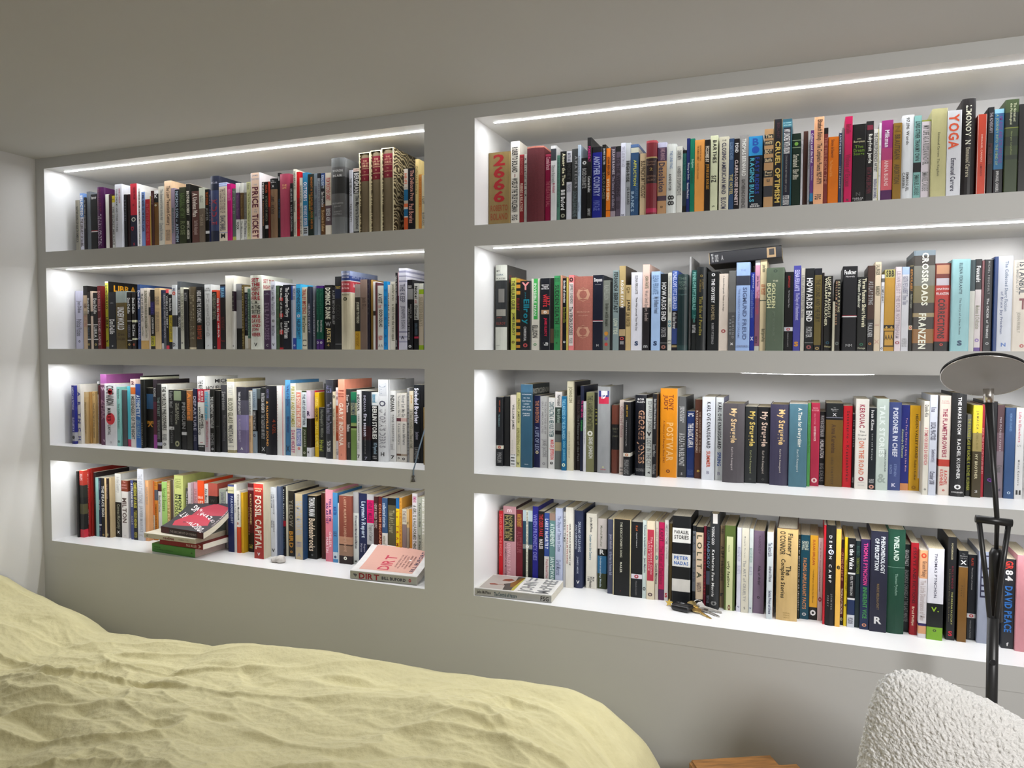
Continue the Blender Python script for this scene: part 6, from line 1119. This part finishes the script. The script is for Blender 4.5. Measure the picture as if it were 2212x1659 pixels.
bmesh.ops.create_cone(bm, cap_ends=True, segments=12, radius1=.0065, radius2=.002, depth=.012, matrix=Matrix.Translation((-.0215, -.0335, -.157)))
link('tassel', mesh_from_bm('tassel', bm), M_TASSEL, root)

# car key and house keys on a ring
root = empty('key_bunch', (-.272, 2.095, Z4)); tag(root, 'black car fob with a ring of brass and steel keys on the bottom right shelf', 'keys')
me = rounded_box(.054, .042, .017, .007, 'fob', 3)
for v in me.vertices:
    if v.co.x > .01: v.co.y *= 1 - (v.co.x - .01) * 9
fob = link('fob', me, M_PLASTIC, root, (-.034, .004, .0092)); fob.rotation_euler = (0, 0, -.35)
b_ = link('button', rounded_box(.011, .007, .0012, .0004, 'button', 2), node_mat('grey_rubber', .5, (.16, .17, .18)), fob, (-.003, .004, .0088))
b_ = link('button', rounded_box(.008, .006, .0012, .0004, 'button', 2), node_mat('dark_rubber', .6, (.03, .03, .03)), fob, (-.016, .004, .0088))
def torus(R, r, name):
    bm = bmesh.new(); n1, n2 = 40, 8; rings = []
    for i in range(n1):
        a = 2 * math.pi * i / n1
        rings.append([bm.verts.new(((R + r * math.cos(b)) * math.cos(a), (R + r * math.cos(b)) * math.sin(a), r * math.sin(b))) for b in [2 * math.pi * k / n2 for k in range(n2)]])
    for i in range(n1):
        for k in range(n2):
            bm.faces.new((rings[i][k], rings[(i + 1) % n1][k], rings[(i + 1) % n1][(k + 1) % n2], rings[i][(k + 1) % n2]))
    bmesh.ops.recalc_face_normals(bm, faces=bm.faces)
    return mesh_from_bm(name, bm)
r_ = link('key_ring', torus(.0135, .0011, 'key_ring'), M_CHROME, root, (.004, .030, .0125)); r_.rotation_euler = (.85, .2, .1)
r_ = link('key_ring', torus(.0120, .0010, 'key_ring'), M_CHROME, root, (-.002, .018, .0085)); r_.rotation_euler = (.45, -.15, 0)
def key_mesh(head, blade, name):
    bm = bmesh.new(); T_ = .0021
    outl = []
    for k in range(13):
        a = math.radians(35 + k * (290 / 12)); outl.append((head * math.cos(a), head * .92 * math.sin(a)))
    outl.append((head * 1.05, -.0034)); x = head * 1.05; n = 9
    for k in range(n):
        x2 = head * 1.05 + (blade - head) * (k + .5) / n
        outl.append((x2, -.0034 + (.0014 if k % 2 else 0.0) + .0004 * (k % 3)))
    outl += [(blade + .002, 0), (blade, .0030), (head * 1.05, .0034)]
    f = bm.faces.new([bm.verts.new((x, y, 0)) for x, y in outl]); e = bmesh.ops.extrude_face_region(bm, geom=[f])
    for v in e['geom']:
        if isinstance(v, bmesh.types.BMVert): v.co.z += T_
    # raised rib along the blade
    bmesh.ops.create_cube(bm, size=1, matrix=Matrix.Translation((head + (blade - head) / 2, .0004, T_ + .0002)) @ Matrix.Diagonal((blade - head, .0012, .0008, 1)))
    bmesh.ops.recalc_face_normals(bm, faces=bm.faces)
    return mesh_from_bm(name, bm, False)
for mat_, loc, rot, hd, bl in ((M_BRASS, (.003, .001, .0062), (.05, .13, -.72), .0115, .050), (M_STEEL, (.022, .014, .0052), (-.05, .09, -.62), .0105, .046), (M_BRASS, (-.012, .020, .0150), (.3, .10, -.75), .0110, .022), (M_STEEL, (.010, .030, .0088), (.9, .12, -.22), .0100, .052)):
    k_ = link('key', key_mesh(hd, bl, 'key'), mat_, root, loc); k_.rotation_euler = rot; k_.scale = (1.15, 1.25, 1.2)

# ------------------------------------------------------------------ reading lamp in front of the shelves
LY = 1.76
LX, LZ = .3336, EYE - .0440                       # centre of the round head
def at_lamp(x, z, y=LY): return Vector((x * LY / 1.70, y, EYE + z * LY / 1.70))
root = empty('reading_lamp', (.362, LY, 0.0)); tag(root, 'black floor reading lamp with a tilted round frosted head', 'floor lamp')
def lam(name, me, m, parent=root, loc=None): 
    o = link(name, me, m, parent); 
    if loc is not None: o.location = loc
    return o
off = -Vector(root.location)
HR = .0785
nrm = Vector((-.05, -.53, -.85)).normalized()
q = Vector((0, 0, 1)).rotation_difference(nrm)
bm = bmesh.new()
bmesh.ops.create_cone(bm, cap_ends=True, segments=96, radius1=HR, radius2=HR, depth=.0065, matrix=Matrix.Translation((0, 0, -.0040)))
bmesh.ops.bevel(bm, geom=[e for e in bm.edges if e.calc_face_angle(0) > .8], offset=.0015, segments=2, affect='EDGES')
me = mesh_from_bm('lamp_head', bm, False)
hd = lam('lamp_head', me, M_BLACK); hd.location = Vector((LX, LY, LZ)) + off; hd.rotation_mode = 'QUATERNION'; hd.rotation_quaternion = q
bm = bmesh.new(); bmesh.ops.create_cone(bm, cap_ends=True, segments=96, radius1=HR * .985, radius2=HR * .985, depth=.0022, matrix=Matrix.Translation((0, 0, .0006)))
lam('diffuser', mesh_from_bm('diffuser', bm, False), M_FROST, hd)
bm = bmesh.new()
mt = link('rim', torus(HR * .992, .0009, 'rim'), M_CHROME, hd); mt.location = (0, 0, .0014)
neck0 = at_lamp(.3305, -.080, LY + .055); neck1 = at_lamp(.3325, -.096, LY + .012)
a0 = Vector((neck1.x, LY + .012, EYE - .0880)); 
lam('neck', tube([(a0.x - .001, LY + .03, EYE - .066) + off if False else Vector((a0.x - .001, LY + .014, EYE - .070)) + off, a0 + Vector((0, 0, -.010)) + off], [.0098, .0092], 24, 'neck'), M_CHROME)
p0 = a0 + Vector((0, 0, -.008)); p1 = Vector((.3625, LY, EYE - .335)); p2 = Vector((.3665, LY + .02, EYE - .405))
lam('arm', tube([p + off for p in (p0, p1, p2)], [.0074, .0046, .0042], 16, 'arm'), M_BLACK)
lam('counterweight', tube([p2 + off + Vector((0, 0, .01)), p2 + off, Vector((.374, LY + .045, EYE - .55)) + off], [.0085, .0125, .0125], 20, 'counterweight'), M_BLACK)
bl, br = Vector((.3245, LY, EYE - .333)), Vector((.3885, LY, EYE - .337))
lam('pivot_bar', tube([bl + off, br + off], .0078, 20, 'pivot_bar'), M_BLACK)
cv = Vector((.3605, LY, EYE - .535))
for s, e in ((-1, bl + Vector((.006, 0, 0))), (1, br - Vector((.006, 0, 0)))):
    lam('fork_arm', tube([e + off, e.lerp(cv, .55) + Vector((s * .002, 0, 0)) + off, Vector((cv.x + s * .006, LY, cv.z)) + off, Vector((cv.x + s * .0035, LY, cv.z - .03)) + off], [.0052, .0048, .0045, .0045], 14, 'fork_arm'), M_BLACK)
lam('pole', tube([cv + off + Vector((0, 0, .004)), Vector((.3625, LY, EYE - .72)) + off, Vector((.364, LY, .02)) + off], [.0105, .0105, .0105], 24, 'pole'), M_BLACK)
lam('switch', tube([Vector((.3605, LY - .0100, EYE - .62)) + off, Vector((.3605, LY - .0118, EYE - .62)) + off], [.0062, .0055], 20, 'switch'), M_PLASTIC)
lam('base', tube([Vector((.364, LY, .0)) + off, Vector((.364, LY, .016)) + off, Vector((.364, LY, .022)) + off], [.13, .13, .122], 48, 'base'), M_BLACK)

# ------------------------------------------------------------------ boucle chair
m = bpy.data.materials.new('boucle'); m.use_nodes = True; nt = m.node_tree; b = nt.nodes['Principled BSDF']
b.inputs['Base Color'].default_value = (.82, .81, .785, 1); b.inputs['Roughness'].default_value = .95; b.inputs['Specular IOR Level'].default_value = .1; b.inputs['Sheen Weight'].default_value = .3
tc = nt.nodes.new('ShaderNodeTexCoord'); vo = nt.nodes.new('ShaderNodeTexVoronoi'); vo.inputs['Scale'].default_value = 190; vo.feature = 'SMOOTH_F1'
nz = nt.nodes.new('ShaderNodeTexNoise'); nz.inputs['Scale'].default_value = 150; nz.inputs['Detail'].default_value = 3; nz.inputs['Distortion'].default_value = 1.5
mul = nt.nodes.new('ShaderNodeMath'); mul.operation = 'SUBTRACT'; nt.links.new(nz.outputs['Fac'], mul.inputs[0]); nt.links.new(vo.outputs['Distance'], mul.inputs[1])
bp = nt.nodes.new('ShaderNodeBump'); bp.inputs['Strength'].default_value = .6; bp.inputs['Distance'].default_value = .010
nt.links.new(tc.outputs['Object'], vo.inputs['Vector']); nt.links.new(tc.outputs['Object'], nz.inputs['Vector']); nt.links.new(mul.outputs[0], bp.inputs['Height']); nt.links.new(bp.outputs[0], b.inputs['Normal'])
M_BOUCLE = m
CY = 1.50
outline = [(.102, -.759), (.111, -.695), (.119, -.648), (.132, -.606), (.149, -.582), (.172, -.571), (.201, -.570), (.231, -.576), (.269, -.589), (.308, -.602), (.357, -.626), (.42, -.66), (.49, -.70), (.55, -.76), (.585, -.85), (.60, -.98), (.58, -1.12), (.50, -1.19), (.34, -1.21), (.18, -1.19), (.10, -1.10), (.085, -.93)]
def closed_spline(P, n):
    out = []
    for i in range(len(P)):
        p0, p1, p2, p3 = [Vector((*P[(i + k) % len(P)], 0)) for k in (-1, 0, 1, 2)]
        for k in range(n):
            t = k / n
            out.append(.5 * ((2 * p1) + (p2 - p0) * t + (2 * p0 - 5 * p1 + 4 * p2 - p3) * t * t + (3 * p1 - p0 - 3 * p2 + p3) * t ** 3))
    return out
sp = closed_spline(outline, 34); cx, cz = .34, -.90
root = empty('armchair', (.34, CY, 0)); tag(root, 'cream boucle armchair with a rounded sloping back in front of the lamp pole', 'armchair')
bm = bmesh.new(); R = 110; TH = .075
def shell_pt(p, k, side):
    x = cx + (p.x - cx) * k; z = cz + (p.y - cz) * k
    y = side * TH * (max(0.0, 1 - k ** 3.2)) ** .5 + .25 * ((x - .30) ** 2)
    v = Vector((x - .34, y, z + EYE))
    nn = abs(noise.noise(v * 120)) * 1.1 + noise.noise(v * 230) * .5
    d = Vector((x - cx, side * .12 * (1 - k), z - cz)); d.normalize()
    return v + (Vector((0, side, 0)) * (1 - k * k) ** .5 + d * k * k).normalized() * nn * .0045
rings = {}
for side in (-1, 1):
    rr = []
    for j in range(R):
        k = 1 - (j / (R - 1)) ** 1.6
        if side == 1 and j == 0: rr.append(rings[-1][0]); continue
        if k <= 1e-6: rr.append([bm.verts.new(shell_pt(sp[0], 0.0, side))]); continue
        rr.append([bm.verts.new(shell_pt(p, k, side)) for p in sp])
    rings[side] = rr
    for j in range(R - 1):
        A, B = rr[j], rr[j + 1]; n = len(A)
        for i in range(n):
            i2 = (i + 1) % n
            if len(B) == 1: bm.faces.new((A[i], A[i2], B[0]))
            else: bm.faces.new((A[i], A[i2], B[i2], B[i]))
bmesh.ops.recalc_face_normals(bm, faces=bm.faces)
link('backrest', mesh_from_bm('backrest', bm), M_BOUCLE, root)
st = link('seat', rounded_box(.50, .48, .14, .05, 'seat', 5), M_BOUCLE, root, (0, -.24, .40))
for sx in (-1, 1):
    for sy in (-1, 1):
        link('leg', tube([(sx * .19, -.24 + sy * .18, .34), (sx * .205, -.24 + sy * .195, .0)], [.014, .010], 16, 'leg'), M_BLACK, root)

# ------------------------------------------------------------------ wooden side table
M_WOOD = node_mat('oiled_wood', .45, (.34, .15, .035), tint=(18, .45, (1, 7, 2)), bump=(60, .15, .001, 4))
root = empty('side_table', (-.085, 1.745, 0)); root.rotation_euler = (0, 0, .488); tag(root, 'brown wooden side table with rounded corners between bed and armchair', 'side table')
bm = bmesh.new(); bmesh.ops.create_cube(bm, size=1, matrix=Matrix.Diagonal((.30, .30, .036, 1)))
bmesh.ops.bevel(bm, geom=[e for e in bm.edges if abs(e.verts[0].co.z - e.verts[1].co.z) > .01], offset=.045, segments=8, affect='EDGES')
bmesh.ops.bevel(bm, geom=[e for e in bm.edges if e.calc_face_angle(0) > 1.2], offset=.006, segments=3, affect='EDGES')
link('table_top', mesh_from_bm('table_top', bm, False), M_WOOD, root, (0, 0, .652))
for sx in (-1, 1):
    for sy in (-1, 1):
        link('leg', tube([(sx * .11, sy * .11, .634), (sx * .125, sy * .125, 0)], [.016, .012], 16, 'leg'), M_WOOD, root)

# ------------------------------------------------------------------ bed and duvet
root = empty('bed', (-1.5, .9, 0)); tag(root, 'low bed under the pale yellow duvet along the shelf wall', 'bed')
me = rounded_box(2.26, 1.90, .24, .05, 'mattress', 4); link('mattress', me, node_mat('mattress_cloth', .9, (.75, .74, .7)), root, (0, .05, .46))
me = rounded_box(2.28, 1.94, .20, .01, 'bed_base', 2); link('bed_base', me, M_WOOD, root, (0, .05, .235))
for sx in (-1, 1):
    for sy in (-1, 1): link('leg', tube([(sx * 1.05, .05 + sy * .85, .14), (sx * 1.05, .05 + sy * .85, 0)], .025, 12, 'leg'), M_BLACK, root)
SIL = [(-2.655, -.765), (-2.614, -.777), (-2.512, -.816), (-2.420, -.835), (-2.308, -.858), (-2.220, -.888), (-2.164, -.906), (-2.100, -.908), (-1.956, -.900), (-1.824, -.892), (-1.698, -.893), (-1.637, -.873), (-1.546, -.857), (-1.431, -.849), (-1.292, -.841), (-1.178, -.835), (-1.026, -.842), (-0.899, -.841), (-0.752, -.833), (-0.659, -.834), (-0.534, -.841), (-0.460, -.864), (-0.397, -.900), (-0.355, -.935), (-0.314, -1.001), (-.290, -1.08), (-.275, -1.20), (-.268, -1.36)]
NX, NY = 760, 330
X0, X1, YN, YR, YB = -2.650, -.268, .75, 1.80, 1.955
xs_ = np.linspace(X0, X1, NX + 1)
zr = np.interp(xs_, [p[0] for p in SIL], [p[1] for p in SIL])
ker = np.hanning(15); ker /= ker.sum(); zp = np.pad(zr, 7, 'edge'); zr = np.convolve(zp, ker, 'valid')
def ridged(x, y, s=0.0): return 1 - abs(noise.noise(Vector((x, y, s)))) * 2
def drape(x, y):
    wx = noise.noise(Vector((x * 1.3, y * 2.1, 3.1))); wy = noise.noise(Vector((x * 1.1, y * 1.9, 7.7)))
    u = x + .10 * wx; v = y + .11 * wy + .05 * math.sin(x * 2.3 + 1)
    N_ = lambda p, q, r: noise.noise(Vector((p, q, r)))
    h = .056 * N_(u * 1.1, v * 3.3, 1.0) + .034 * (abs(N_(u * 1.9 + v * .8, v * 6.0, 4.0)) - .2)
    m = .5 + .9 * N_(x * 2.2, y * 3.0, 12.0)
    m = max(.30, min(1.2, m))
    a = N_(u * 3.4 + v * 1.5, v * 11.5, 9.0); h += .020 * (abs(a) - .2)
    r = max(0.0, 1 - abs(N_(u * 2.3 - v * 2.2, v * 8.0, 21.0)) * 4.2); h += .015 * r * r * (.4 + m)
    r = max(0.0, 1 - abs(N_(u * 5.5 + v * 5.0, v * 15.0, 33.0)) * 3.4); h += .0085 * r * r * m
    r = max(0.0, 1 - abs(N_(u * 12 - v * 9.0, v * 27.0, 41.0)) * 2.6); h += .0038 * r * r * m
    r = max(0.0, 1 - abs(N_(u * 24 + v * 15.0, v * 52.0, 51.0)) * 2.4); h += .0017 * r * r * (.3 + m)
    h += .0007 * N_(x * 70, y * 90, 2.0)
    return h
verts = []
for j in range(NY + 1):
    t = j / NY; y = YN + (YB - YN) * t
    for i in range(NX + 1):
        x = float(xs_[i]); z = float(zr[i])
        d = YR - y
        if d >= 0: z += -.05 * d + .03 * math.exp(-((x + 2.5) / .25) ** 2) * math.exp(-((d - .25) / .2) ** 2) - .020
        else: z += -.020 - .35 * (d / .155) ** 2 * .5
        k = 1.0 if d > .10 else max(.30, 1 - (.10 - d) * 6)
        k *= 1 - .4 * max(0, min(1, (x + .45) / .15))
        z += drape(x, y) * k
        verts.append((x, y + .012 * noise.noise(Vector((x * 9, y * 5, 20))), EYE + z))
faces = [(j * (NX + 1) + i, j * (NX + 1) + i + 1, (j + 1) * (NX + 1) + i + 1, (j + 1) * (NX + 1) + i) for j in range(NY) for i in range(NX)]
me = bpy.data.meshes.new('duvet'); me.from_pydata(verts, [], faces); me.polygons.foreach_set('use_smooth', [True] * len(faces)); me.update()
M_LINEN = node_mat('yellow_linen', .9, (.62, .565, .325), spec=.12, sheen=.1, tint=(30, .05, (1, 1, 1)), bump=(75, .45, .006, 8))
o = link('duvet', me, M_LINEN); tag(o, 'rumpled pale yellow linen duvet spread over the bed', 'duvet')
